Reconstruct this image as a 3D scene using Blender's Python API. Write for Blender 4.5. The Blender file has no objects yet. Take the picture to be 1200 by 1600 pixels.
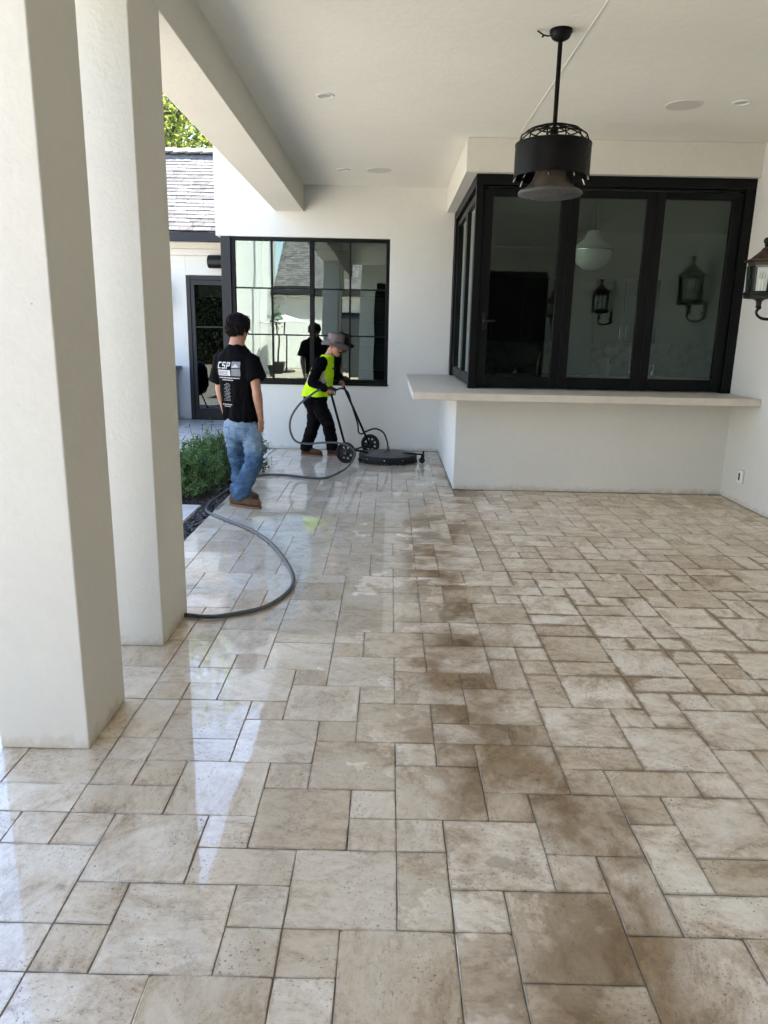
import bpy, bmesh, math, random
from mathutils import Vector, Matrix, noise
from mathutils.bvhtree import BVHTree

rnd = random.Random(7)
scene = bpy.context.scene
C = scene.collection
R = math.radians

# ------------------------------------------------------------------ camera
CAM = Vector((-0.0524, -1.6196, 1.5421))
def cam_axes(yaw, pitch, roll):
    f = Vector((math.sin(yaw) * math.cos(pitch), math.cos(yaw) * math.cos(pitch), -math.sin(pitch)))
    r = Vector((math.cos(yaw), -math.sin(yaw), 0))
    u = r.cross(f)
    c, s = math.cos(roll), math.sin(roll)
    return c * r + s * u, -s * r + c * u, f
cr, cu, cf = cam_axes(-0.003315, 0.241608, 0.0201596)
cam = bpy.data.cameras.new('camera')
cam.sensor_fit = 'VERTICAL'
cam.sensor_height = 24.0
cam.lens = 24.0 * 1142.78 / 1600
cam.clip_start = 0.05
cam.clip_end = 2000
camo = bpy.data.objects.new('camera', cam)
M4 = Matrix((cr, cu, -cf)).transposed().to_4x4()
M4.translation = CAM
camo.matrix_world = M4
C.objects.link(camo)
scene.camera = camo

# ------------------------------------------------------------------ sky, sun, exposure
SUN_EL, SUN_AZ = R(54), R(30)          # azimuth from +Y towards +X
w = bpy.data.worlds.new('World')
scene.world = w
w.use_nodes = True
nt = w.node_tree
bg = nt.nodes['Background']
sky = nt.nodes.new('ShaderNodeTexSky')
sky.sky_type = 'NISHITA'
sky.sun_disc = False
sky.sun_elevation = SUN_EL
sky.sun_rotation = SUN_AZ
sky.air_density = 1.0
sky.dust_density = 1.0
sky.ozone_density = 1.0
nt.links.new(sky.outputs[0], bg.inputs[0])
bg.inputs[1].default_value = 0.13
sd = Vector((math.sin(SUN_AZ) * math.cos(SUN_EL), math.cos(SUN_AZ) * math.cos(SUN_EL), math.sin(SUN_EL)))
sl = bpy.data.lights.new('sun', 'SUN')
sl.energy = 5.0
sl.angle = R(0.53)
sl.color = (1.0, 0.935, 0.845)
so = bpy.data.objects.new('sun', sl)
so.rotation_euler = sd.to_track_quat('Z', 'Y').to_euler()
so.location = (10, 20, 30)
C.objects.link(so)
scene.view_settings.view_transform = 'Standard'
scene.view_settings.look = 'None'
scene.view_settings.exposure = 2.70
scene.view_settings.gamma = 1.0
scene.view_settings.use_curve_mapping = False
cy = scene.cycles
cy.use_denoising = True
try:
    cy.denoiser = 'OPENIMAGEDENOISE'
except Exception:
    pass
cy.max_bounces = 12
cy.diffuse_bounces = 6
cy.glossy_bounces = 5
cy.transparent_max_bounces = 24
cy.transmission_bounces = 6
cy.caustics_reflective = False
cy.caustics_refractive = False
cy.sample_clamp_indirect = 8.0

# ------------------------------------------------------------------ mesh helpers
class MB:
    def __init__(self):
        self.v, self.f, self.mi = [], [], []
        self.m = 0
    def _add(self, vs, fs):
        n = len(self.v)
        self.v += [tuple(p) for p in vs]
        self.f += [tuple(i + n for i in f) for f in fs]
        self.mi += [self.m] * len(fs)
        return self
    def box(self, a, b):
        x0, y0, z0 = a; x1, y1, z1 = b
        vs = [(x0, y0, z0), (x1, y0, z0), (x1, y1, z0), (x0, y1, z0), (x0, y0, z1), (x1, y0, z1), (x1, y1, z1), (x0, y1, z1)]
        return self._add(vs, [(3, 2, 1, 0), (4, 5, 6, 7), (0, 1, 5, 4), (1, 2, 6, 5), (2, 3, 7, 6), (3, 0, 4, 7)])
    def obox(self, c, ax, ay, az):
        c, ax, ay, az = Vector(c), Vector(ax), Vector(ay), Vector(az)
        s = [(-1, -1, -1), (1, -1, -1), (1, 1, -1), (-1, 1, -1), (-1, -1, 1), (1, -1, 1), (1, 1, 1), (-1, 1, 1)]
        return self._add([c + a * ax + b * ay + d * az for a, b, d in s],
                         [(3, 2, 1, 0), (4, 5, 6, 7), (0, 1, 5, 4), (1, 2, 6, 5), (2, 3, 7, 6), (3, 0, 4, 7)])
    def rings(self, rings, cap0=True, cap1=True, closed=False):
        n = len(rings[0]); vs = [p for r in rings for p in r]; fs = []
        m = len(rings)
        for i in range(m if closed else m - 1):
            a, b = i * n, ((i + 1) % m) * n
            for j in range(n):
                k = (j + 1) % n
                fs.append((a + j, a + k, b + k, b + j))
        if not closed:
            if cap0: fs.append(tuple(reversed(range(n))))
            if cap1: fs.append(tuple((m - 1) * n + j for j in range(n)))
        return self._add(vs, fs)
    def cyl(self, p0, p1, r0, r1=None, n=16, cap=True):
        p0, p1 = Vector(p0), Vector(p1)
        r1 = r0 if r1 is None else r1
        d = (p1 - p0).normalized()
        a = d.orthogonal().normalized(); b = d.cross(a)
        t = [2 * math.pi * i / n for i in range(n)]
        return self.rings([[p0 + r0 * (math.cos(q) * a + math.sin(q) * b) for q in t],
                           [p1 + r1 * (math.cos(q) * a + math.sin(q) * b) for q in t]], cap, cap)
    def lathe(self, prof, c=(0, 0, 0), n=32, rot=0.0, axis=None, closed=False):
        c = Vector(c)
        if axis is None:
            a, b, d = Vector((1, 0, 0)), Vector((0, 1, 0)), Vector((0, 0, 1))
        else:
            d = Vector(axis).normalized(); a = d.orthogonal().normalized(); b = d.cross(a)
        t = [2 * math.pi * i / n + rot for i in range(n)]
        return self.rings([[c + r * (math.cos(q) * a + math.sin(q) * b) + z * d for q in t] for r, z in prof], True, True, closed)
    def tube(self, pts, r, n=8, closed=False):
        pts = [Vector(p) for p in pts]
        m = len(pts); rs = r if isinstance(r, (list, tuple)) else [r] * m
        rings, a = [], None
        for i, p in enumerate(pts):
            if closed: d = pts[(i + 1) % m] - pts[i - 1]
            else: d = pts[min(i + 1, m - 1)] - pts[max(i - 1, 0)]
            d.normalize()
            a = d.orthogonal().normalized() if a is None else (a - d * a.dot(d)).normalized()
            b = d.cross(a)
            rings.append([p + rs[i] * (math.cos(2 * math.pi * j / n) * a + math.sin(2 * math.pi * j / n) * b) for j in range(n)])
        return self.rings(rings, True, True, closed)
    def ell(self, c, ax, ay, az, nu=16, nv=10):
        c, ax, ay, az = Vector(c), Vector(ax), Vector(ay), Vector(az)
        rings = []
        for i in range(nv + 1):
            th = math.pi * (0.02 + 0.96 * i / nv)
            rings.append([c - az * math.cos(th) + math.sin(th) * (math.cos(2 * math.pi * j / nu) * ax + math.sin(2 * math.pi * j / nu) * ay) for j in range(nu)])
        return self.rings(rings)
    def cap(self, p0, r0, p1, r1, n=14):
        """tapered capsule"""
        p0, p1 = Vector(p0), Vector(p1); d = (p1 - p0); L = d.length; d.normalize()
        a = d.orthogonal().normalized(); b = d.cross(a); rings = []
        def ring(c, r): rings.append([c + r * (math.cos(2 * math.pi * j / n) * a + math.sin(2 * math.pi * j / n) * b) for j in range(n)])
        for t in (80, 55, 28): ring(p0 - d * r0 * math.sin(R(t)), r0 * math.cos(R(t)))
        ring(p0, r0); ring(p1, r1)
        for t in (28, 55, 80): ring(p1 + d * r1 * math.sin(R(t)), r1 * math.cos(R(t)))
        return self.rings(rings)
    def loft(self, secs, n=22, e=2.0):
        """sections (centre, half axis, half axis)"""
        rings = []
        for c, u, v in secs:
            c, u, v = Vector(c), Vector(u), Vector(v); rg = []
            for j in range(n):
                q = 2 * math.pi * j / n
                cx, sx = math.cos(q), math.sin(q)
                rg.append(c + u * math.copysign(abs(cx) ** (2 / e), cx) + v * math.copysign(abs(sx) ** (2 / e), sx))
            rings.append(rg)
        return self.rings(rings)
    def build(self, name, mats, parent=None, smooth=None, bevel=0.0, seg=2):
        me = bpy.data.meshes.new(name)
        me.from_pydata(self.v, [], self.f)
        mats = mats if isinstance(mats, (list, tuple)) else [mats]
        for m in mats: me.materials.append(m)
        if len(mats) > 1: me.polygons.foreach_set('material_index', self.mi)
        bm = bmesh.new(); bm.from_mesh(me); bmesh.ops.recalc_face_normals(bm, faces=bm.faces); bm.to_mesh(me); bm.free()
        o = bpy.data.objects.new(name, me)
        C.objects.link(o)
        if parent is not None: put(o, parent)
        if smooth is not None:
            me.shade_smooth()
            if smooth < 180: me.set_sharp_from_angle(angle=R(smooth))
        if bevel:
            md = o.modifiers.new('bevel', 'BEVEL'); md.width = bevel; md.segments = seg; md.limit_method = 'ANGLE'; md.angle_limit = R(40)
            md.harden_normals = False
        return o

WLOC = {}
def put(o, p):
    """parent keeping world-space geometry (things are empties with only a translation)"""
    o.parent = p
    o.matrix_parent_inverse = Matrix.Translation(-WLOC.get(p.name, Vector((0, 0, 0))))
    WLOC[o.name] = Vector((0, 0, 0)) if p.name in WLOC else Vector((0, 0, 0))

def tag(o, label, cat=None, group=None, kind=None):
    o['label'] = label
    if cat: o['category'] = cat
    if group: o['group'] = group
    if kind: o['kind'] = kind
    return o
def thing(name, label, cat, loc=(0, 0, 0), group=None):
    o = bpy.data.objects.new(name, None)
    o.empty_display_size = 0.1
    o.location = loc
    C.objects.link(o)
    WLOC[o.name] = Vector(loc)
    return tag(o, label, cat, group)
def copy_tree(root, delta, label, rotz=None):
    r = root.copy(); C.objects.link(r); r.location = Vector(root.location) + Vector(delta)
    if rotz is not None: r.rotation_euler.z = rotz
    r['label'] = label
    def rec(src, dst):
        for ch in [c for c in src.children]:
            n = ch.copy(); C.objects.link(n); n.parent = dst; n.matrix_parent_inverse = ch.matrix_parent_inverse.copy()
            rec(ch, n)
    rec(root, r)
    return r

# ------------------------------------------------------------------ material helpers
def newmat(name):
    m = bpy.data.materials.new(name); m.use_nodes = True
    t = m.node_tree
    return m, t, t.nodes['Principled BSDF']
def N(t, typ, **kw):
    n = t.nodes.new(typ)
    for k, v in kw.items():
        if k.startswith('i_'): n.inputs[k[2:].replace('_', ' ')].default_value = v
        else: setattr(n, k, v)
    return n
def ramp(t, fac, stops):
    n = t.nodes.new('ShaderNodeValToRGB')
    while len(n.color_ramp.elements) < len(stops): n.color_ramp.elements.new(0.5)
    for e, (p, c) in zip(n.color_ramp.elements, stops):
        e.position = p
        e.color = (c, c, c, 1) if isinstance(c, (int, float)) else (*c, 1)
    t.links.new(fac, n.inputs[0])
    return n.outputs[0]
def mix(t, fac, a, b, blend='MIX'):
    n = t.nodes.new('ShaderNodeMix'); n.data_type = 'RGBA'; n.blend_type = blend
    for s, v in ((n.inputs[0], fac), (n.inputs[6], a), (n.inputs[7], b)):
        if isinstance(v, (int, float)): s.default_value = v
        elif isinstance(v, tuple): s.default_value = (*v, 1)
        else: t.links.new(v, s)
    return n.outputs[2]
def mth(t, op, a, b=None, clamp=False):
    n = t.nodes.new('ShaderNodeMath'); n.operation = op; n.use_clamp = clamp
    for s, v in zip(n.inputs, (a, b)):
        if v is None: continue
        if isinstance(v, (int, float)): s.default_value = v
        else: t.links.new(v, s)
    return n.outputs[0]
def noise_tex(t, vec, scale, detail=4, rough=0.55, dist=0.0):
    n = N(t, 'ShaderNodeTexNoise'); n.inputs['Scale'].default_value = scale
    n.inputs['Detail'].default_value = detail; n.inputs['Roughness'].default_value = rough; n.inputs['Distortion'].default_value = dist
    if vec is not None: t.links.new(vec, n.inputs['Vector'])
    return n.outputs[0]
def bump(t, p, h, strength, dist=0.01):
    b = N(t, 'ShaderNodeBump'); b.inputs['Strength'].default_value = strength; b.inputs['Distance'].default_value = dist
    t.links.new(h, b.inputs['Height']); t.links.new(b.outputs[0], p.inputs['Normal'])
    return b
def objco(t):
    return N(t, 'ShaderNodeTexCoord').outputs['Object']
def simple(name, col, rough=0.5, metal=0.0, nscale=0, namp=0.15, bmp=0.0, bscale=80, spec=0.5, bdist=0.004):
    m, t, p = newmat(name)
    p.inputs['Roughness'].default_value = rough; p.inputs['Metallic'].default_value = metal
    p.inputs['Specular IOR Level'].default_value = spec
    p.inputs['Base Color'].default_value = (*col, 1)
    if nscale:
        nz = noise_tex(t, objco(t), nscale, 5)
        a = tuple(c * (1 - namp) for c in col); b = tuple(min(1, c * (1 + namp)) for c in col)
        t.links.new(ramp(t, nz, [(0.3, a), (0.7, b)]), p.inputs['Base Color'])
        t.links.new(ramp(t, nz, [(0.3, max(0, rough - 0.08)), (0.7, min(1, rough + 0.08))]), p.inputs['Roughness'])
    if bmp:
        bump(t, p, noise_tex(t, objco(t), bscale, 6), bmp, bdist)
    return m
def stucco(name, col, specks=True):
    m, t, p = newmat(name)
    co = objco(t)
    n1 = noise_tex(t, co, 1.3, 6, 0.6); n2 = noise_tex(t, co, 14, 6, 0.65)
    k = mth(t, 'ADD', mth(t, 'MULTIPLY', n1, 0.6), mth(t, 'MULTIPLY', n2, 0.4))
    base = ramp(t, k, [(0.35, tuple(c * 0.965 for c in col)), (0.52, col), (0.66, tuple(min(1, c * 1.025) for c in col))])
    if specks:
        v = N(t, 'ShaderNodeTexVoronoi'); v.inputs['Scale'].default_value = 9; t.links.new(co, v.inputs['Vector'])
        sp = ramp(t, v.outputs['Distance'], [(0.028, 1.0), (0.045, 0.0)])
        keep = ramp(t, noise_tex(t, co, 5, 2), [(0.52, 0.0), (0.56, 0.55)])
        base = mix(t, mth(t, 'MULTIPLY', sp, keep), base, tuple(c * 0.35 for c in col))
    gz = N(t, 'ShaderNodeSeparateXYZ'); t.links.new(N(t, 'ShaderNodeNewGeometry').outputs['Position'], gz.inputs[0])
    st = mth(t, 'ADD', mth(t, 'MULTIPLY', gz.outputs[2], 9.0), mth(t, 'MULTIPLY', mth(t, 'SUBTRACT', noise_tex(t, co, 16, 5, 0.7), 0.5), 1.5))
    base = mix(t, ramp(t, st, [(0.02, 0.55), (0.5, 0.0)]), base, tuple(c * k for c, k in zip(col, (0.62, 0.54, 0.44))))
    t.links.new(base, p.inputs['Base Color'])
    p.inputs['Roughness'].default_value = 0.85; p.inputs['Specular IOR Level'].default_value = 0.25
    h = mth(t, 'ADD', mth(t, 'MULTIPLY', noise_tex(t, co, 30, 8, 0.7), 1.0), mth(t, 'MULTIPLY', noise_tex(t, co, 4, 3), 1.0))
    bump(t, p, h, 0.55, 0.005)
    return m
def glass(name, tint, ior=1.6, rough=0.0, wav=0.0, wscale=2.0):
    m, t, p = newmat(name)
    t.nodes.remove(p)
    out = t.nodes['Material Output']
    tr = N(t, 'ShaderNodeBsdfTransparent'); tr.inputs[0].default_value = (*tint, 1)
    gl = N(t, 'ShaderNodeBsdfGlossy'); gl.inputs['Roughness'].default_value = rough
    gl.inputs[0].default_value = (0.88, 1.0, 0.985, 1)
    fr = N(t, 'ShaderNodeFresnel'); fr.inputs[0].default_value = ior
    mx = N(t, 'ShaderNodeMixShader')
    t.links.new(fr.outputs[0], mx.inputs[0]); t.links.new(tr.outputs[0], mx.inputs[1]); t.links.new(gl.outputs[0], mx.inputs[2])
    t.links.new(mx.outputs[0], out.inputs[0])
    if wav:
        b = N(t, 'ShaderNodeBump'); b.inputs['Strength'].default_value = wav; b.inputs['Distance'].default_value = 0.02
        t.links.new(noise_tex(t, objco(t), wscale, 1), b.inputs['Height'])
        t.links.new(b.outputs[0], gl.inputs['Normal'])
    return m

MAT = {}
MAT['stucco'] = stucco('cream stucco', (0.665, 0.65, 0.59))
MAT['white_stucco'] = stucco('white stucco', (0.69, 0.69, 0.655), False)
MAT['ceiling'] = stucco('ceiling paint', (0.80, 0.79, 0.72), False)
MAT['black_metal'] = simple('black aluminium', (0.0035, 0.0038, 0.0042), 0.4, 0, 20, 0.2, spec=0.16)
MAT['bronze'] = simple('dark bronze steel', (0.022, 0.022, 0.023), 0.5, 0, 20, 0.15, spec=0.3)
MAT['glass'] = glass('window glass', (0.62, 0.68, 0.66), 2.05, 0.0, 0.06, 1.6)
MAT['bay_glass'] = glass('bay glass', (0.70, 0.76, 0.73), 1.5)
MAT['clear_glass'] = glass('lantern glass', (0.96, 0.97, 0.965), 1.2)
MAT['limestone'] = simple('limestone slab', (0.62, 0.57, 0.49), 0.45, 0, 9, 0.08, 0.1, 60)
MAT['white_plastic'] = simple('white plastic', (0.8, 0.8, 0.78), 0.35)
MAT['dark_plastic'] = simple('dark plastic', (0.007, 0.007, 0.008), 0.4, spec=0.3)
MAT['iron'] = simple('black iron', (0.008, 0.0075, 0.007), 0.5, 0.0, 40, 0.3, 0.15, 120, spec=0.3)
MAT['copper'] = simple('aged copper', (0.06, 0.038, 0.03), 0.45, 0.4, 25, 0.35)

def N_warp(t, vec, amp=0.05, scale=9):
    n = N(t, 'ShaderNodeTexNoise'); n.inputs['Scale'].default_value = scale; n.inputs['Detail'].default_value = 3; t.links.new(vec, n.inputs['Vector'])
    m_ = N(t, 'ShaderNodeVectorMath', operation='MULTIPLY_ADD'); t.links.new(n.outputs['Color'], m_.inputs[0]); m_.inputs[1].default_value = (amp, amp, amp); t.links.new(vec, m_.inputs[2])
    return m_.outputs[0]
# travertine: per-piece variation comes from the piece, dirt and water from where it lies
def travertine(name, per_island):
    m, t, p = newmat(name)
    geo = N(t, 'ShaderNodeNewGeometry')
    P = geo.outputs['Position']
    rv = geo.outputs['Random Per Island'] if per_island else N(t, 'ShaderNodeObjectInfo').outputs['Random']
    r2 = mth(t, 'FRACT', mth(t, 'MULTIPLY', rv, 37.7)); r3 = mth(t, 'FRACT', mth(t, 'MULTIPLY', rv, 91.3))
    # veins run along either axis of the tile
    off = N(t, 'ShaderNodeCombineXYZ'); t.links.new(mth(t, 'MULTIPLY', rv, 50), off.inputs[0]); t.links.new(mth(t, 'MULTIPLY', r2, 50), off.inputs[1])
    add = N(t, 'ShaderNodeVectorMath', operation='ADD'); t.links.new(P, add.inputs[0]); t.links.new(off.outputs[0], add.inputs[1])
    rot = N(t, 'ShaderNodeVectorRotate', rotation_type='Z_AXIS'); t.links.new(add.outputs[0], rot.inputs['Vector'])
    t.links.new(mth(t, 'ADD', mth(t, 'MULTIPLY', mth(t, 'ROUND', r3), 1.5708), mth(t, 'MULTIPLY', r2, 0.25)), rot.inputs['Angle'])
    mp = N(t, 'ShaderNodeMapping'); mp.inputs['Scale'].default_value = (1.0, 1.5, 1.0); t.links.new(rot.outputs[0], mp.inputs['Vector'])
    V = mp.outputs[0]
    vein = noise_tex(t, V, 4.2, 10, 0.68, 0.9)
    fine = noise_tex(t, V, 26, 8, 0.75, 0.4)
    k = mth(t, 'ADD', mth(t, 'MULTIPLY', vein, 0.62), mth(t, 'MULTIPLY', fine, 0.38))
    clean = ramp(t, k, [(0.36, (0.48, 0.375, 0.26)), (0.44, (0.70, 0.605, 0.485)), (0.51, (0.83, 0.755, 0.645)), (0.61, (0.91, 0.87, 0.79))])
    dirty = ramp(t, k, [(0.36, (0.36, 0.26, 0.165)), (0.44, (0.58, 0.455, 0.315)), (0.51, (0.72, 0.60, 0.45)), (0.61, (0.84, 0.75, 0.615))])
    sx = N(t, 'ShaderNodeSeparateXYZ'); t.links.new(P, sx.inputs[0]); X, Y = sx.outputs[0], sx.outputs[1]
    big = noise_tex(t, P, 0.9, 4, 0.6); med = noise_tex(t, P, 3.0, 5, 0.62); sm = noise_tex(t, P, 11, 5, 0.65)
    # cleaned side is x < 0.15 or so; the front edge of the cleaning wanders and follows pieces
    edge = mth(t, 'ADD', X, mth(t, 'ADD', mth(t, 'MULTIPLY', mth(t, 'SUBTRACT', big, 0.5), 1.1), mth(t, 'MULTIPLY', mth(t, 'SUBTRACT', rv, 0.5), 0.16)))
    far = mth(t, 'ADD', mth(t, 'MULTIPLY', mth(t, 'MAXIMUM', mth(t, 'SUBTRACT', Y, 3.2), 0.0), -0.125), mth(t, 'MULTIPLY', mth(t, 'MAXIMUM', mth(t, 'SUBTRACT', 1.2, Y), 0.0), -0.16))
    edge = mth(t, 'ADD', edge, far)
    dirt = ramp(t, mth(t, 'ADD', mth(t, 'MULTIPLY', edge, 0.5), 0.5), [(0.30, 0.0), (0.56, 0.9), (1.0, 0.75)])
    # foreground is only half cleaned
    fgd = ramp(t, mth(t, 'ADD', mth(t, 'MULTIPLY', Y, 0.25), 0.25), [(0.3, 0.72), (0.85, 0.0)])
    dirt = mth(t, 'MAXIMUM', dirt, mth(t, 'MULTIPLY', fgd, ramp(t, med, [(0.3, 0.3), (0.7, 1.0)])))
    col = mix(t, dirt, clean, dirty)
    # per piece brightness and tone
    col = mix(t, 1.0, col, ramp(t, r2, [(0.0, (0.82, 0.77, 0.70)), (0.25, (0.94, 0.92, 0.88)), (0.6, (1.0, 1.0, 1.0)), (1.0, (1.09, 1.10, 1.10))]), 'MULTIPLY')
    # soiled, soaked strip where the water stops
    band = mth(t, 'SUBTRACT', edge, 0.33)
    band = mth(t, 'ABSOLUTE', band)
    band = ramp(t, band, [(0.05, 1.0), (0.33, 0.0)])
    band = mth(t, 'MULTIPLY', band, ramp(t, sx.outputs[1], [(0.0, 1.0), (1.0, 1.0)]))
    band = mth(t, 'MULTIPLY', band, ramp(t, mth(t, 'ADD', mth(t, 'MULTIPLY', mth(t, 'ADD', mth(t, 'MULTIPLY', med, 0.6), mth(t, 'MULTIPLY', big, 0.4)), 0.86), mth(t, 'MULTIPLY', r3, 0.14)), [(0.40, 0.0), (0.53, 1.0)]))
    col = mix(t, band, col, mix(t, 1.0, col, (0.40, 0.31, 0.215), 'MULTIPLY'))
    # soaked rims and splashes on the dry side
    at = N(t, 'ShaderNodeAttribute', attribute_name='rim')
    rim = at.outputs['Fac']
    spl = mth(t, 'ADD', mth(t, 'MULTIPLY', rim, 0.15), mth(t, 'ADD', mth(t, 'MULTIPLY', med, 0.45), mth(t, 'MULTIPLY', noise_tex(t, P, 6.5, 6, 0.7), 0.45)))
    spl = mth(t, 'ADD', spl, mth(t, 'MULTIPLY', mth(t, 'SUBTRACT', sm, 0.5), 0.18))
    zone = ramp(t, mth(t, 'ADD', mth(t, 'MULTIPLY', X, 0.25), 0.25), [(0.33, 0.0), (0.48, 1.0)])
    zy = ramp(t, mth(t, 'MULTIPLY', mth(t, 'ABSOLUTE', mth(t, 'SUBTRACT', Y, 2.2)), 0.35), [(0.25, 1.0), (0.75, 0.0)])
    soak = mth(t, 'MULTIPLY', ramp(t, spl, [(0.545, 0.0), (0.60, 0.85)]), mth(t, 'MULTIPLY', zone, zy))
    col = mix(t, soak, col, mix(t, 1.0, col, (0.48, 0.39, 0.29), 'MULTIPLY'))
    # grime along the rims everywhere
    gr = mth(t, 'MULTIPLY', ramp(t, mth(t, 'ADD', rim, mth(t, 'MULTIPLY', mth(t, 'SUBTRACT', sm, 0.5), 1.3)), [(0.86, 0.0), (1.3, 0.45)]), ramp(t, dirt, [(0.0, 0.35), (1.0, 1.0)]))
    col = mix(t, gr, col, (0.16, 0.12, 0.08))
    # pits
    mp2 = N(t, 'ShaderNodeMapping'); mp2.inputs['Scale'].default_value = (1.25, 0.9, 1.0); t.links.new(V, mp2.inputs['Vector'])
    pit = mth(t, 'MULTIPLY', ramp(t, noise_tex(t, mp2.outputs[0], 72, 4, 0.65), [(0.575, 0.0), (0.635, 1.0)]),
              ramp(t, noise_tex(t, V, 4.5, 6, 0.7), [(0.44, 0.0), (0.60, 1.0)]))
    vo2 = N(t, 'ShaderNodeTexVoronoi'); vo2.inputs['Scale'].default_value = 17; vo2.inputs['Randomness'].default_value = 1.0; t.links.new(N_warp(t, V), vo2.inputs['Vector'])
    pit2 = mth(t, 'MULTIPLY', ramp(t, vo2.outputs['Distance'], [(0.03, 1.0), (0.08, 0.0)]), ramp(t, noise_tex(t, V, 7, 2), [(0.52, 0.0), (0.56, 1.0)]))
    pit = mth(t, 'MAXIMUM', pit, pit2)
    crack = ramp(t, mth(t, 'ABSOLUTE', mth(t, 'SUBTRACT', noise_tex(t, V, 3.2, 9, 0.66, 1.5), 0.5)), [(0.0, 0.55), (0.012, 0.0)])
    crack = mth(t, 'MULTIPLY', crack, ramp(t, noise_tex(t, P, 4.5, 2), [(0.5, 0.0), (0.62, 1.0)]))
    pit = mth(t, 'MAXIMUM', pit, crack)
    col = mix(t, mth(t, 'MULTIPLY', pit, 0.8), col, (0.10, 0.07, 0.045))
    # film of water on the cleaned side
    wet = mth(t, 'ADD', mth(t, 'MULTIPLY', edge, -0.55), mth(t, 'ADD', mth(t, 'MULTIPLY', mth(t, 'SUBTRACT', med, 0.5), 1.5), mth(t, 'MULTIPLY', mth(t, 'SUBTRACT', r3, 0.5), 0.16)))
    film = ramp(t, mth(t, 'ADD', wet, 0.5), [(0.42, 0.0), (0.45, 1.0)])
    damp = ramp(t, mth(t, 'ADD', wet, 0.5), [(0.26, 0.0), (0.5, 1.0)])
    t.links.new(mix(t, film, col, mix(t, 1.0, col, (0.84, 0.81, 0.77), 'MULTIPLY')), p.inputs['Base Color'])
    film = mth(t, 'MULTIPLY', film, mth(t, 'SUBTRACT', 1.0, mth(t, 'MULTIPLY', pit, 0.7)))
    t.links.new(ramp(t, mth(t, 'ADD', mth(t, 'MULTIPLY', damp, 0.8), mth(t, 'MULTIPLY', mth(t, 'SUBTRACT', sm, 0.5), 0.5)), [(0.0, 0.52), (1.0, 0.26)]), p.inputs['Roughness'])
    p.inputs['Specular IOR Level'].default_value = 0.45
    t.links.new(film, p.inputs['Coat Weight'])
    p.inputs['Coat Roughness'].default_value = 0.045
    p.inputs['Coat IOR'].default_value = 1.65
    h = mth(t, 'SUBTRACT', mth(t, 'MULTIPLY', fine, 0.35), mth(t, 'MULTIPLY', pit, 1.2))
    bump(t, p, h, 0.32, 0.004)
    cb = N(t, 'ShaderNodeBump'); cb.inputs['Strength'].default_value = 0.05; cb.inputs['Distance'].default_value = 0.01
    t.links.new(noise_tex(t, P, 6, 2), cb.inputs['Height']); t.links.new(cb.outputs[0], p.inputs['Coat Normal'])
    return m
MAT['trav'] = travertine('travertine paver', False)
MAT['trav_many'] = travertine('travertine pavers far', True)
MAT['grout'] = simple('sand joint', (0.23, 0.165, 0.105), 0.8, 0, 30, 0.4, 0.3, 90)

# ------------------------------------------------------------------ floor of stone tiles
U = 0.1524
XL, XR, YB, YF = -1.557, 3.325, 8.05, -3.1
T = """-8 0 2 2;-6 0 1 1;-6 -1 1 1;-8 -1 2 1;-6 1 2 2;-7 2 1 1;-5 -1 2 2;-3 0 1 1;-3 -1 1 1;-2 -1 1 1;-4 1 2 1;-4 2 1 1;-2 0 2 2;-3 2 2 2;-1 2 1 1;-1 3 1 1;-4 -3 2 2;-1 -2 2 2
0 0 1 2;0 2 1 1;1 1 2 2;1 0 1 1;1 -2 1 2;2 -1 2 2;3 1 1 1;4 0 1 2;3 2 2 2;2 3 1 1;0 3 2 2;5 1 1 2;5 3 1 1;6 2 2 2;6 1 2 1;5 0 2 1;4 -2 2 2;-6 -3 2 2;-2 -3 1 2;2 -3 2 2;6 -2 2 2
-2 4 2 2;-3 4 1 1;-5 3 2 2;-7 3 2 1;-6 4 1 1;-6 5 2 1;-6 6 2 2;-4 5 2 2;-2 6 1 1;-1 6 2 2;0 5 1 1;-4 7 1 1;-3 7 2 2;-5 8 2 2;-6 8 1 1;-7 9 2 1;-3 9 1 1;-2 9 2 2;-1 8 1 1;0 8 2 2;0 10 1 1;-1 11 2 2;-2 11 1 1;-4 10 2 2;-5 10 1 1;-6 10 1 1
1 7 1 1;1 6 2 1;3 6 1 1;1 5 1 1;2 7 2 2;2 9 1 1;1 10 2 2;1 12 1 1;2 12 1 1;3 11 1 1;3 9 1 2;4 11 1 1;4 10 1 1;4 8 1 2;5 8 2 2;5 10 2 1;5 11 2 2;3 12 2 2;7 12 1 1;7 10 2 2;9 11 1 1;9 9 1 2;7 9 2 1;7 7 1 2;8 8 1 1;9 8 2 1;8 6 2 2;6 7 1 1;4 6 2 2;6 5 2 2;4 5 2 1;4 4 1 1;5 4 2 1;7 4 1 1;8 4 1 2;2 4 2 2"""
tiles = [tuple(float(v) for v in q.split()) for l in T.split('\n') for q in l.split(';')]
occ = {}
for q in tiles:
    for a in range(int(q[2])):
        for b in range(int(q[3])): occ[(int(q[0]) + a, int(q[1]) + b)] = q[:2]
def blocked(cx, cy):
    x, y = (cx + 0.5) * U, (cy + 0.5) * U
    return x > 0.70 and y > 5.74
x0c, x1c, y0c, y1c = -11, 21, -26, 52
tr = random.Random(11)
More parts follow.
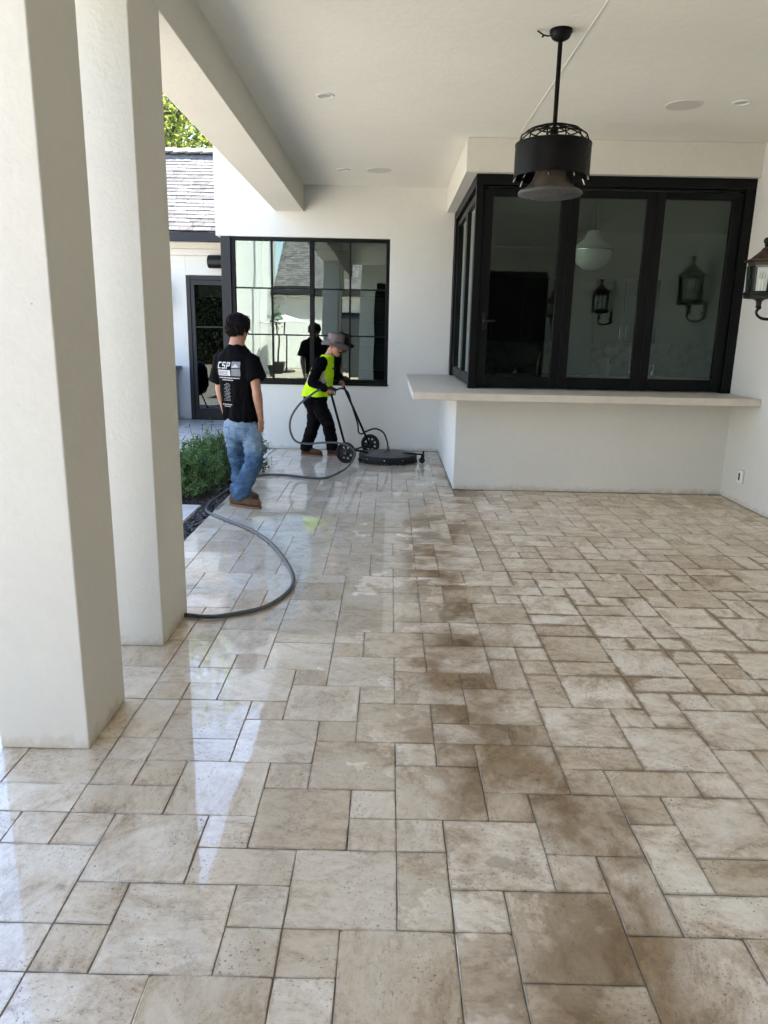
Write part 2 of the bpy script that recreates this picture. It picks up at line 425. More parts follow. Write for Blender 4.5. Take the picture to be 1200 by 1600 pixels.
for cy_ in range(y0c, y1c + 1):
    for cx_ in range(x0c, x1c + 1):
        if (cx_, cy_) in occ or blocked(cx_, cy_): continue
        opts = []
        for (a, b, wt) in ((2, 2, 5.0), (2, 1, 1.8), (1, 2, 1.4), (1, 1, 1.6)):
            cells = [(cx_ + i, cy_ + j) for i in range(a) for j in range(b)]
            if any(c in occ or c[0] > x1c or c[1] > y1c or blocked(*c) for c in cells): continue
            opts.append((a, b, wt))
        r = tr.random() * sum(o[2] for o in opts)
        for a, b, wt in opts:
            r -= wt
            if r <= 0: break
        for i in range(a):
            for j in range(b): occ[(cx_ + i, cy_ + j)] = (cx_, cy_)
        tiles.append((float(cx_), float(cy_), float(a), float(b)))

def tile_mesh(wd, dp, rg):
    """outline with worn corners and edges, three rings: skirt, arris, field; 'rim' is 1 at the edge and 0 inside"""
    g = 0.0013
    hx, hy = wd / 2 - g, dp / 2 - g
    c = 0.0018 + rg.random() ** 3 * 0.007
    nx = max(2, int(round(wd / 0.075))); ny = max(2, int(round(dp / 0.075)))
    o = []
    def side(ax, ay, bx, by, n):
        for i in range(n):
            s = i / n
            o.append((ax + (bx - ax) * s, ay + (by - ay) * s))
    side(-hx + c, -hy, hx - c, -hy, nx); side(hx - c, -hy, hx, -hy + c, 1)
    side(hx, -hy + c, hx, hy - c, ny); side(hx, hy - c, hx - c, hy, 1)
    side(hx - c, hy, -hx + c, hy, nx); side(-hx + c, hy, -hx, hy - c, 1)
    side(-hx, hy - c, -hx, -hy + c, ny); side(-hx, -hy + c, -hx + c, -hy, 1)
    o = [(x + rg.uniform(-1, 0.6) * 0.0018 * (1 if x > 0 else -1), y + rg.uniform(-1, 0.6) * 0.0018 * (1 if y > 0 else -1)) for x, y in o]
    n = len(o)
    def inset(d):
        return [(x * (1 - d / hx), y * (1 - d / hy)) for x, y in o]
    vs = [(x, y, -0.012) for x, y in o] + [(x, y, -0.0013) for x, y in o] + [(x, y, 0.0) for x, y in inset(0.0017)] + [(x, y, 0.0) for x, y in inset(0.034)]
    fs = []
    for k in range(3):
        for j in range(n):
            fs.append((k * n + j, k * n + (j + 1) % n, (k + 1) * n + (j + 1) % n, (k + 1) * n + j))
    fs.append(tuple(3 * n + j for j in range(n)))
    rim = [1.0] * (3 * n) + [0.0] * n
    return vs, fs, rim
lib = {}
def tile_lib(wd, dp, k):
    key = (round(wd, 3), round(dp, 3), k)
    if key not in lib:
        vs, fs, rim = tile_mesh(wd, dp, random.Random(hash(key) & 0xffff))
        me = bpy.data.meshes.new('stone_tile'); me.from_pydata(vs, [], fs)
        me.attributes.new('rim', 'FLOAT', 'POINT').data.foreach_set('value', rim)
        me.materials.append(MAT['trav'])
        lib[key] = (me, vs, fs, rim)
    return lib[key]

base = MB().box((XL, YF, -0.06), (XR, YB, -0.0045))
floor = tag(base.build('floor', MAT['grout']), 'patio floor of tumbled travertine tiles, wet on the left side', None, None, 'structure')
def clip_tile(q):
    x0, y0 = q[0] * U, q[1] * U
    x1, y1 = x0 + q[2] * U, y0 + q[3] * U
    # the paving in front of and behind the pillars is cut to their face line at x = -1.146
    x0, x1, y0, y1 = max(x0, XL), min(x1, XR), max(y0, YF), min(y1, YB - 0.005)
    if y0 > 5.63 and x0 < 0.615 < x1: x1 = 0.612
    elif x0 > 0.55 and y0 < 5.655 < y1: y1 = 5.652
    return x0, x1, y0, y1
def dist_key(q):
    x, y = (q[0] + q[2] / 2) * U, (q[1] + q[3] / 2) * U
    d = Vector((x, y, 0)) - CAM
    zf = d.dot(cf)
    if zf < 0.2: return 1e9
    px, py = 600 + 1142.78 * d.dot(cr) / zf, 800 - 1142.78 * d.dot(cu) / zf
    if px < -60 or px > 1260 or py > 1680: return 1e9
    if x < -1.2 and y < 3.6: return 1e8
    return zf * zf / (q[2] * q[3])
tiles.sort(key=dist_key)
mv, mf, mr = [], [], []
for i, q in enumerate(tiles):
    x0, x1, y0, y1 = clip_tile(q)
    if x1 - x0 < 0.03 or y1 - y0 < 0.03: continue
    me, vs, fs, rim = tile_lib(x1 - x0, y1 - y0, tr.randrange(4))
    ctr = Vector(((x0 + x1) / 2, (y0 + y1) / 2, tr.uniform(-0.0012, 0.0006)))
    rx, ry = tr.gauss(0, 0.0016), tr.gauss(0, 0.0016)
    if i < 300:
        o = bpy.data.objects.new('stone_tile', me); C.objects.link(o)
        o.parent = floor; o.location = ctr; o.rotation_euler = (rx, ry, 0)
    else:
        mat4 = Matrix.Translation(ctr) @ Matrix.Rotation(ry, 4, 'Y') @ Matrix.Rotation(rx, 4, 'X')
        n = len(mv); mv += [tuple(mat4 @ Vector(v)) for v in vs]; mf += [tuple(a + n for a in f) for f in fs]; mr += rim
me = bpy.data.meshes.new('stone_tiles'); me.from_pydata(mv, [], mf)
me.attributes.new('rim', 'FLOAT', 'POINT').data.foreach_set('value', mr); me.materials.append(MAT['trav_many'])
o = bpy.data.objects.new('stone_tiles', me); C.objects.link(o); o.parent = floor; o['kind'] = 'stuff'

# ------------------------------------------------------------------ ground, deck behind, garden bed, courtyard paving
MAT['lawn'] = simple('lawn', (0.06, 0.09, 0.03), 0.9, 0, 3, 0.3)
MAT['deck'] = simple('pool deck', (0.47, 0.40, 0.31), 0.7, 0, 2, 0.1, 0.2, 40)
MAT['soil'] = simple('dark soil', (0.022, 0.017, 0.013), 0.95, 0, 25, 0.5, 0.6, 60)
tag(MB().box((-400, -400, -0.5), (400, 400, -0.09)).build('ground', MAT['lawn']), 'lawn and ground around the house', None, None, 'structure')
tag(MB().box((-14, -9.9, -0.08), (12, YF - 0.004, -0.004)).build('pool_deck', MAT['deck']), 'open stone deck behind the patio', None, None, 'structure')
tag(MB().box((-1.9, 4.78, -0.08), (XL - 0.003, 8.0, -0.03)).box((-1.712, YF, -0.08), (XL - 0.003, 4.78, -0.03)).box((-4.2, 4.78, -0.08), (-1.9, 7.2, -0.03)).build('garden_bed', MAT['soil']),
    'dark garden bed beside the paving', None, None, 'structure')
cp = MB().box((-13, 7.21, -0.08), (-1.56, 8.045, -0.012)).box((-13, 8.045, -0.08), (-2.21, 11.1, -0.012)).box((-13, YF, -0.08), (-1.715, 4.775, -0.012))  # carried far left out of view to bounce sunlight onto the ceiling
cp.box((-13, 4.775, -0.08), (-4.2, 7.21, -0.012))
MAT['court_base'] = simple('pale courtyard stone', (0.44, 0.41, 0.35), 0.6, 0, 4, 0.12)
court = tag(cp.build('courtyard_paving', MAT['court_base']), 'pale courtyard paving beyond the garden bed', None, None, 'structure')
MAT['trav_court'] = simple('pale paver', (0.60, 0.58, 0.55), 0.32, 0, 6, 0.14, 0.15, 70)
def court_tiles(xa, xb, ya, yb, tw, td):
    y = ya; row = 0
    while y < yb - 0.02:
        d = min(td, yb - y)
        x = xb + (tw * 0.5 if row % 2 else 0)
        while x > xa:
            x0, x1 = max(x - tw, xa), min(x, xb)
            if x1 - x0 > 0.04:
                b = MB().box((x0 + 0.003, y + 0.003, -0.012), (x1 - 0.003, y + d - 0.003, tr.uniform(-0.001, 0.0)))
                b.build('stone_tile', MAT['trav_court'], court)
            x -= tw
        y += td; row += 1
court_tiles(-4.9, -1.563, 7.215, 8.04, 0.61, 0.41)
court_tiles(-4.9, -2.215, 8.05, 11.05, 0.61, 0.5)
court_tiles(-3.1, -1.72, 2.4, 4.77, 0.46, 0.46)

# ------------------------------------------------------------------ patio pillars, beam, ceiling
def column(y0, y1, label):
    o = MB().box((-1.478, y0, 0), (-1.146, y1, 2.962)).build('pillar', MAT['stucco'], None, None, 0.006, 3)
    return tag(o, label, 'pillar', 'pillars of the patio')
column(0.821, 1.203, 'nearer square cream stucco pillar, cut off by the left edge of the photo')
column(1.747, 2.188, 'farther square cream stucco pillar with the grey hose passing behind its foot')
MAT['beam'] = MAT['stucco']
o = MB().box((-1.506, -2.6, 2.965), (-1.15, 8.049, 3.62)).build('beam', MAT['stucco'], None, None, 0.006, 3)
tag(o, 'long cream stucco beam running from the pillars to the house wall', 'beam')
ceil = MB().box((-1.149, -2.6, 3.275), (3.33, 8.049, 3.5)).build('ceiling', MAT['ceiling'])
tag(ceil, 'smooth cream painted patio ceiling', None, None, 'structure')
MB().box((1.064, -2.5, 3.2705), (1.0705, 5.62, 3.2745)).build('trim_bead', MAT['ceiling'], ceil)
roof = MB().box((-1.52, -2.65, 3.621), (9, 8.04, 3.70)).box((-1.149, -2.6, 3.501), (3.33, 8.04, 3.62)).build('roof_deck', MAT['bronze'])
tag(roof, 'flat roof above the patio', None, None, 'structure')

# ------------------------------------------------------------------ back wall with the steel window
WY = 8.05
bw = thing('house_wall', 'white stucco house wall with the gridded black steel window', 'wall', (-0.8, WY, 0))
wx0, wx1, wz0, wz1 = -2.075, -0.072, 0.878, 2.662
def cell_wall(xs, zs, missing, y0, y1):
    """one wall sheet made of a grid of cells, some left out as openings, with reveals"""
    bm = bmesh.new(); V = {}
    nx, nz = len(xs) - 1, len(zs) - 1
    has = lambda i, j: 0 <= i < nx and 0 <= j < nz and (i, j) not in missing
    def v(i, j, y):
        k = (i, j, y)
        if k not in V: V[k] = bm.verts.new((xs[i], y, zs[j]))
        return V[k]
    for i in range(nx):
        for j in range(nz):
            if not has(i, j): continue
            bm.faces.new([v(i, j, y0), v(i + 1, j, y0), v(i + 1, j + 1, y0), v(i, j + 1, y0)])
            bm.faces.new([v(i, j + 1, y1), v(i + 1, j + 1, y1), v(i + 1, j, y1), v(i, j, y1)])
            for (di, dj, a, b_) in ((-1, 0, (i, j), (i, j + 1)), (1, 0, (i + 1, j), (i + 1, j + 1)), (0, -1, (i, j), (i + 1, j)), (0, 1, (i, j + 1), (i + 1, j + 1))):
                if not has(i + di, j + dj): bm.faces.new([v(*a, y0), v(*b_, y0), v(*b_, y1), v(*a, y1)])
    bmesh.ops.recalc_face_normals(bm, faces=bm.faces)
    me = bpy.data.meshes.new('stucco_wall'); bm.to_mesh(me); bm.free()
    return me
me = cell_wall((-2.255, -2.2, wx1 - 0.001, 0.72), (0, wz0 - 0.001, wz1 + 0.004, 3.75), {(0, 0), (0, 1), (1, 1)}, WY, WY + 0.25)
me.materials.append(MAT['white_stucco'])
o = bpy.data.objects.new('stucco_wall', me); C.objects.link(o); put(o, bw)
md = o.modifiers.new('bevel', 'BEVEL'); md.width = 0.006; md.segments = 2; md.limit_method = 'ANGLE'
MB().box((-2.198, WY - 0.004, wz0 + 0.002), (-2.078, WY + 0.14, wz1)).build('corner_post', MAT['bronze'], bw, None, 0.003)
fw = MB()
fy0, fy1 = WY + 0.03, WY + 0.085
fw.box((wx0, fy0, wz0), (wx0 + 0.045, fy1, wz1)); fw.box((wx1 - 0.045, fy0, wz0), (wx1 - 0.002, fy1, wz1))
fw.box((wx0 + 0.045, fy0, wz1 - 0.04), (wx1 - 0.045, fy1, wz1)); fw.box((wx0 + 0.045, fy0, wz0), (wx1 - 0.045, fy1, wz0 + 0.045))
win = fw.build('steel_window', MAT['black_metal'], bw, None, 0.003)
MB().box((-1.085, fy0 - 0.006, wz0 + 0.045), (-1.03, fy1 + 0.004, wz1 - 0.04)).build('mullion', MAT['black_metal'], win, None, 0.003)
colx = [wx0 + 0.045, -1.567, -1.057, -0.572, wx1 - 0.045]
rowz = [wz0 + 0.045, 1.478, 2.053, wz1 - 0.04]
for x in (-1.567, -0.572):
    MB().box((x - 0.011, fy0 + 0.008, wz0 + 0.045), (x + 0.011, fy1, wz1 - 0.04)).build('glazing_bar', MAT['black_metal'], win)
for z in (1.478, 2.053):
    for xa, xb in ((colx[0], -1.0855), (-1.0295, colx[4])):
        MB().box((xa, fy0 + 0.011, z - 0.009), (xb, fy1 - 0.003, z + 0.009)).build('glazing_bar', MAT['black_metal'], win)
gt = random.Random(3)
for i in range(4):
    for j in range(3):
        xa, xb, za, zb = colx[i] + 0.004, colx[i + 1] - 0.004, rowz[j] + 0.004, rowz[j + 1] - 0.004
        if i == 1: xb -= 0.028
        if i == 2: xa += 0.028
        cx, cz = (xa + xb) / 2, (za + zb) / 2
        g = MB().box((-(xb - xa) / 2, -0.003, -(zb - za) / 2), ((xb - xa) / 2, 0.003, (zb - za) / 2)).build('pane', MAT['glass'], win)
        g.location = (cx, fy0 + 0.035, cz)
        g.rotation_euler = (gt.gauss(0, 0.0022), 0, gt.gauss(0, 0.0022))
MB().box((wx0 - 0.003, WY - 0.012, wz0 - 0.03), (wx1 + 0.004, WY + 0.031, wz0 - 0.0005)).build('window_sill', MAT['black_metal'], bw)

# ------------------------------------------------------------------ serving bay on the right
BX, BY = 0.615, 5.655
bay = thing('serving_bay', 'white stucco serving bay with black folding windows and a pale stone counter', 'bay', (1.9, BY, 0))
b = MB()
b.box((BX, BY, 0), (3.40, BY + 0.2, 0.945)); b.box((BX, BY + 0.2, 0), (BX + 0.2, WY - 0.001, 0.945))
b.build('base_wall', MAT['white_stucco'], bay, None, 0.008, 3)
b = MB()
b.box((BX, BY, 2.985), (3.40, BY + 0.35, 3.274)); b.box((BX, BY + 0.35, 2.985), (BX + 0.35, WY - 0.001, 3.274))
b.build('soffit', MAT['stucco'], bay, None, 0.005, 3)
b = MB()
b.box((0.165, 5.08, 0.948), (3.323, 6.3, 1.014)); b.box((0.165, 6.3, 0.948), (1.2, WY - 0.002, 1.014))
b.build('countertop', MAT['limestone'], bay, None, 0.004, 3)
# frame: front line y = 5.72, left line x = 0.725
FX, FY, Z0, Z1 = 0.722, 5.72, 1.015, 2.984
b = MB()
b.box((FX, FY, Z1 - 0.095), (3.328, FY + 0.13, Z1)); b.box((FX, FY + 0.13, Z1 - 0.095), (FX + 0.13, WY - 0.01, Z1))
b.box((3.235, FY, Z0), (3.328, FY + 0.13, Z1 - 0.095)); b.box((FX, WY - 0.13, Z0), (FX + 0.13, WY - 0.01, Z1 - 0.095))
b.box((FX + 0.02, FY + 0.012, Z1 - 0.118), (3.235, FY + 0.02, Z1 - 0.102))
b.build('head_frame', MAT['black_metal'], bay, None, 0.004)
b = MB().box((FX + 0.005, FY + 0.004, Z0), (FX + 0.075, FY + 0.1, Z1 - 0.095))
b.build('corner_post', MAT['black_metal'], bay, None, 0.004)
def sash(ax, ox, oy, a0, a1, gl0, gl1, z0, z1, gz0, gz1, handle):
    """leaf in the vertical plane through (ox, oy) along ax"""
    ax = Vector(ax); nrm = Vector((ax.y, -ax.x, 0))
    org = Vector((ox, oy, 0))
    def bx(mb, u0, u1, za, zb, d0, d1):
        mb.obox(org + ax * (u0 + u1) / 2 - nrm * (d0 + d1) / 2 + Vector((0, 0, (za + zb) / 2)), ax * (u1 - u0) / 2, nrm * (d1 - d0) / 2, Vector((0, 0, (zb - za) / 2)))
    fb = MB()
    bx(fb, a0, gl0, z0, z1, 0.03, 0.085); bx(fb, gl1, a1, z0, z1, 0.03, 0.085)
    bx(fb, gl0, gl1, gz1, z1, 0.03, 0.085); bx(fb, gl0, gl1, z0, gz0, 0.03, 0.085)
    f = fb.build('folding_window', MAT['black_metal'], bay, None, 0.004)
    gb = MB(); bx(gb, gl0 - 0.004, gl1 + 0.004, gz0 - 0.004, gz1 + 0.004, 0.052, 0.060)
    gb.build('pane', MAT['bay_glass'], f)
    if handle:
        hb = MB(); u = a0 + 0.06 if handle > 0 else a1 - 0.05
        bx(hb, u - 0.016, u + 0.016, 1.58, 1.74, 0.018, 0.03)
        bx(hb, u - 0.008, u + 0.10, 1.655, 1.675, -0.02, -0.004); bx(hb, u - 0.01, u + 0.01, 1.652, 1.678, -0.006, 0.02)
        hb.build('handle', MAT['dark_plastic'], f, None, 0.003)
    return f
GZ0, GZ1 = 1.137, 2.797
sash((1, 0, 0), 0, FY, FX + 0.078, 1.612, 0.895, 1.535, Z0 + 0.012, Z1 - 0.122, GZ0, GZ1, 1)
sash((1, 0, 0), 0, FY, 1.616, 2.426, 1.702, 2.340, Z0 + 0.012, Z1 - 0.122, GZ0, GZ1, 0)
sash((1, 0, 0), 0, FY, 2.430, 3.233, 2.507, 3.139, Z0 + 0.012, Z1 - 0.122, GZ0, GZ1, 0)
ys = [FY + 0.105, 6.82, WY - 0.132]
for k in range(2):
    sash((0, -1, 0), FX, 0, -ys[k + 1] + 0.002, -ys[k] - 0.002, -ys[k + 1] + 0.09, -ys[k] - 0.09, Z0 + 0.012, Z1 - 0.122, GZ0, GZ1, 0)
o = MB().box((BX - 0.006, 7.62, 0.26), (BX - 0.0005, 7.69, 0.375)).build('outlet_cover', MAT['white_plastic'], None, None, 0.002)
tag(o, 'small white outlet plate low on the side of the serving bay', 'outlet')

# ------------------------------------------------------------------ right wall with outlet and lanterns
o = MB().box((3.325, -2.8, 0), (3.575, 5.98, 3.62)).build('side_wall', MAT['white_stucco'], None, None, 0.006)
tag(o, 'white stucco wall at the right end of the counter carrying the lanterns', 'wall')
ow = thing('outlet_cover', 'white weatherproof outlet cover with a dark slot, low on the right wall', 'outlet', (3.32, 5.25, 0.27))
MB().box((3.298, 5.205, 0.205), (3.3245, 5.295, 0.335)).build('cover', MAT['white_plastic'], ow, None, 0.012, 4)
MB().box((3.2935, 5.238, 0.235), (3.3, 5.262, 0.305)).build('slot', MAT['dark_plastic'], ow, None, 0.004)

rw = thing('added_rear_wall', 'unseen white rear wall of the patio, widened and given an invented dark door to cut bounce light, mirrored in the bay panes', 'wall', (1.2, -2.8, 0))  # unseen wall shaped to block rear light and darken the bay reflections
me = cell_wall((-0.9, -0.5, 3.2, 3.324), (0, 0.02, 2.8, 3.27), {(1, 1)}, -2.8, -2.6); me.materials.append(MAT['white_stucco'])
o = bpy.data.objects.new('stucco_wall', me); C.objects.link(o); put(o, rw)
o = MB().box((-0.5, -2.75, 0.02), (-0.42, -2.66, 2.8)).box((3.12, -2.75, 0.02), (3.2, -2.66, 2.8)).box((1.31, -2.75, 0.02), (1.39, -2.66, 2.8)).box((-0.42, -2.75, 2.72), (1.31, -2.66, 2.8)).box((1.39, -2.75, 2.72), (3.12, -2.66, 2.8)).build('added_dark_door', MAT['black_metal'], rw)  # dark door and panes added to cut bounce onto pillars and beam
MB().box((-0.42, -2.72, 0.03), (1.31, -2.70, 2.72)).box((1.39, -2.72, 0.03), (3.12, -2.70, 2.72)).build('pane', MAT['dark_plastic'], o)
def make_lantern(c, wall_dir, label, group):
    """c is the middle of the lantern body; wall_dir points from the body to the wall"""
    c = Vector(c); wd = Vector(wall_dir)
    t = thing('wall_lantern', label, 'lantern', c, group)
    z = c.z
    rot = math.pi / 6
    MB().lathe([(0.008, 0.285), (0.03, 0.283), (0.05, 0.25), (0.12, 0.19), (0.135, 0.175), (0.195, 0.155), (0.195, 0.145), (0.155, 0.135), (0.15, 0.10), (0.004, 0.10)], c, 6, rot).build('roof', MAT['copper'], t)
    MB().lathe([(0.012, 0.275), (0.016, 0.30), (0.026, 0.305), (0.016, 0.315), (0.030, 0.33), (0.036, 0.35), (0.030, 0.37), (0.012, 0.383), (0.002, 0.385)], c, 16).build('finial', MAT['iron'], t, 60)
    MB().lathe([(0.004, -0.155), (0.15, -0.155), (0.165, -0.168), (0.172, -0.172), (0.172, -0.19), (0.160, -0.195), (0.160, -0.225), (0.06, -0.235), (0.03, -0.25), (0.024, -0.30), (0.034, -0.315), (0.004, -0.33)], c, 6, rot).build('base', MAT['iron'], t)
    for k in range(6):
        a = rot + k * math.pi / 3; a2 = a + math.pi / 3
        p0 = c + Vector((0.138 * math.cos(a), 0.138 * math.sin(a), -0.155)); p1 = c + Vector((0.150 * math.cos(a), 0.150 * math.sin(a), 0.10))
        MB().tube([p0, p1], 0.0105, 6).build('post', MAT['iron'], t)
        q0 = c + Vector((0.136 * math.cos(a2), 0.136 * math.sin(a2), -0.155)); q1 = c + Vector((0.148 * math.cos(a2), 0.148 * math.sin(a2), 0.10))
        pn = MB(); n_ = Vector((math.cos((a + a2) / 2), math.sin((a + a2) / 2), 0)) * 0.003
        pn.rings([[p0, q0, q1, p1], [p0 - n_, q0 - n_, q1 - n_, p1 - n_]])
        pn.build('pane', MAT['clear_glass'], t)
    for s in (-1, 1):
        e = c + Vector((0, 0.03 * s, 0))
        MB().cyl(e + Vector((0, 0, -0.155)), e + Vector((0, 0, -0.03)), 0.013, n=12).build('candle', MAT['white_plastic'], t, 40)
        MB().lathe([(0.008, -0.03), (0.017, -0.005), (0.012, 0.03), (0.002, 0.055)], e, 12).build('bulb', MAT['clear_glass'], t, 60)
    # C scroll: from under the base, down round and up to the wall plate
    sc = []
    for k in range(30):
        a = R(150 + 240 * k / 29)
        sc.append(c + wd * (0.10 + 0.115 * math.cos(a)) + Vector((0, 0, -0.36 + 0.075 * math.sin(a))))
    MB().tube(sc, [0.016 - 0.004 * abs(k - 15) / 15 for k in range(30)], 8).ell(sc[0] + Vector((0, 0, -0.0)) + wd * 0.012, wd * 0.02, wd.orthogonal().normalized() * 0.014, Vector((0, 0, 0.016)), 10, 6).ell(sc[-1] - wd * 0.012, wd * 0.02, wd.orthogonal().normalized() * 0.014, Vector((0, 0, 0.016)), 10, 6).build('scroll_arm', MAT['iron'], t, 60)
    MB().tube([c + Vector((0, 0, -0.31)), c + Vector((0, 0, -0.33)) + wd * 0.0, sc[4]], 0.014, 8).build('stem', MAT['iron'], t, 60)
    pw = c + wd * 0.225
    sidev = Vector((-wd.y, wd.x, 0))
    MB().obox(pw + Vector((0, 0, -0.30)) + wd * 0.0, wd * 0.012, sidev * 0.05, Vector((0, 0, 0.11))).tube([pw + Vector((0, 0, -0.33)), pw + Vector((0, 0, -0.33)) - wd * 0.06], 0.014, 8).build('wall_plate', MAT['iron'], t, None, 0.004)
    t.scale = (0.82, 0.82, 0.82)
    return t
lan = make_lantern((3.14, 5.0, 2.07), (1, 0, 0), 'large black iron lantern with a copper roof at the right photo edge', 'black wall lanterns')
copy_tree(lan, (0, -3.45, 0), 'second black iron lantern along the right wall, mirrored in the middle bay pane')
copy_tree(lan, (0, -6.9, 0), 'last black iron lantern on the right wall, mirrored small in the left bay pane')

# ------------------------------------------------------------------ ceiling fixtures
def downlight(x, y, label):
    t = thing('recessed_light', label, 'ceiling light', (x, y, 3.275), 'recessed ceiling lights')
    c = Vector((x, y, 3.2745))
    MB().lathe([(0.072, 0.0), (0.070, -0.006), (0.055, -0.008), (0.050, -0.003), (0.050, 0.0)], c, 32).build('trim_ring', MAT['white_plastic'], t, 50)
    MB().lathe([(0.0495, -0.0005), (0.034, -0.0016), (0.002, -0.0016)], c, 24).build('lens', MAT['lens'], t, 50)
def speaker(x, y, label):
    t = thing('ceiling_speaker', label, 'speaker', (x, y, 3.275), 'round ceiling speakers')
    c = Vector((x, y, 3.2745))
    MB().lathe([(0.140, 0.0), (0.140, -0.004), (0.132, -0.005), (0.132, 0.0)], c, 40).build('bezel', MAT['ceiling'], t, 50)
    MB().lathe([(0.1315, -0.0008), (0.1315, -0.0038), (0.002, -0.0044)], c, 40).build('grille', MAT['grille'], t, 50)
MAT['lens'] = simple('downlight recess tone', (0.50, 0.48, 0.44), 0.3)  # darker grey stands in for shade inside the recess, which is flat
MAT['grille'] = simple('speaker grille', (0.60, 0.58, 0.53), 0.7, 0, 0, 0, 0.3, 400)
downlight(-0.583, 4.523, 'recessed light in the left half of the ceiling, the larger one between beam and fan')
downlight(-0.611, 7.141, 'small recessed light near the house wall, beside the round speaker')
downlight(2.564, 4.50, 'recessed light at the right photo edge, beside the larger round speaker')
speaker(-0.214, 7.138, 'round white ceiling speaker near the house wall')
speaker(2.165, 4.592, 'larger round white ceiling speaker to the right of the black fan')

# ------------------------------------------------------------------ drum fan with horn
MAT['fan_black'] = simple('satin black steel', (0.0035, 0.0035, 0.0037), 0.45, 0.0, 30, 0.15, spec=0.15)
MAT['horn'] = simple('brown bronze horn', (0.105, 0.088, 0.070), 0.42, 0.35, 12, 0.15)
MAT['plate'] = simple('grey perforated plate', (0.07, 0.07, 0.067), 0.5, 0.0, 30, 0.1)
MAT['nickel'] = simple('nickel', (0.55, 0.54, 0.52), 0.25, 1.0)
fc = Vector((0.911, 3.216, 0))
fan = thing('ceiling_fan', 'black drum ceiling fan with a bronze horn hanging from a long rod', 'ceiling fan', (fc.x, fc.y, 3.275))
MB().lathe([(0.066, 3.2745), (0.066, 3.262), (0.060, 3.258), (0.058, 3.245), (0.050, 3.232), (0.032, 3.222), (0.020, 3.218), (0.002, 3.217)], fc, 32).build('canopy', MAT['fan_black'], fan, 50)
MB().cyl(fc + Vector((0, 0, 3.22)), fc + Vector((0, 0, 2.64)), 0.0135, n=16).lathe([(0.0137, 2.76), (0.024, 2.755), (0.024, 2.72), (0.03, 2.71), (0.05, 2.70), (0.05, 2.685), (0.0137, 2.68)], fc, 20).build('down_rod', MAT['fan_black'], fan, 45)
dr = [(0.2285, 2.474), (0.2285, 2.484), (0.2265, 2.486), (0.2265, 2.650), (0.2285, 2.652), (0.2285, 2.662), (0.218, 2.666), (0.210, 2.662), (0.216, 2.655), (0.2205, 2.645), (0.2205, 2.486), (0.221, 2.474)]
MB().lathe(dr, fc, 56, closed=True).build('drum', MAT['fan_black'], fan, 40)
cg = MB()
for rr, zz in ((0.195, 2.706), (0.150, 2.738), (0.100, 2.754), (0.050, 2.760)):
    cg.tube([fc + Vector((rr * math.cos(a), rr * math.sin(a), zz)) for a in [2 * math.pi * k / 40 for k in range(40)]], 0.0045, 6, True)
for k in range(12):
    a = 2 * math.pi * k / 12 + 0.13
    d = Vector((math.cos(a), math.sin(a), 0))
    cg.tube([fc + d * 0.03 + Vector((0, 0, 2.761)), fc + d * 0.10 + Vector((0, 0, 2.754)), fc + d * 0.155 + Vector((0, 0, 2.736)), fc + d * 0.197 + Vector((0, 0, 2.704)), fc + d * 0.214 + Vector((0, 0, 2.660))], 0.0042, 6)
cg.build('cage', MAT['fan_black'], fan, 60)
MB().lathe([(0.075, 2.60), (0.085, 2.55), (0.100, 2.49), (0.118, 2.45), (0.148, 2.418), (0.188, 2.398), (0.192, 2.394), (0.186, 2.392), (0.05, 2.40), (0.04, 2.60)], fc, 48).build('horn', MAT['horn'], fan, 50)
MB().lathe([(0.192, 2.3935), (0.195, 2.388), (0.195, 2.380), (0.188, 2.374), (0.120, 2.362), (0.115, 2.359), (0.06, 2.357), (0.002, 2.357)], fc, 48).build('face_plate', MAT['plate'], fan, 40)
hol = MB()
hr = random.Random(5)
for rr, nn, zz, tilt in ((0.168, 22, 2.3705, 0.18), (0.140, 16, 2.3655, 0.18)):
    for k in range(nn):
        if hr.random() < 0.18: continue
        a = 2 * math.pi * (k + 0.5 * (rr < 0.15)) / nn
        d = Vector((math.cos(a), math.sin(a), 0)); s = Vector((-d.y, d.x, 0))
        c0 = fc + d * rr + Vector((0, 0, zz))
        hol.obox(c0, s * 0.0085, d * 0.0055 + Vector((0, 0, 0.0007)), Vector((0, 0, 0.0013)))
hol.build('vent_holes', MAT['dark_plastic'], fan)['kind'] = 'stuff'
for k in range(9):
    a = 2 * math.pi * k / 9 + 0.25
    d = Vector((math.cos(a), math.sin(a), 0))
    p0 = fc + d * 0.213 + Vector((0, 0, 2.482))
    MB().cyl(p0, p0 + d * 0.014 + Vector((0, 0, -0.033)), 0.0042, n=8).build('pin', MAT['nickel'], fan, 40)
MB().tube([fc + Vector((-0.058, 0, 3.246)), fc + Vector((-0.075, 0, 3.243)), fc + Vector((-0.10, 0, 3.247)), fc + Vector((-0.125, 0, 3.262)), fc + Vector((-0.138, 0, 3.270))], 0.0045, 6).tube([fc + Vector((-0.100, 0, 3.247)), fc + Vector((-0.108, 0, 3.236))], 0.006, 6).build('loose_wire', MAT['fan_black'], fan, 60)

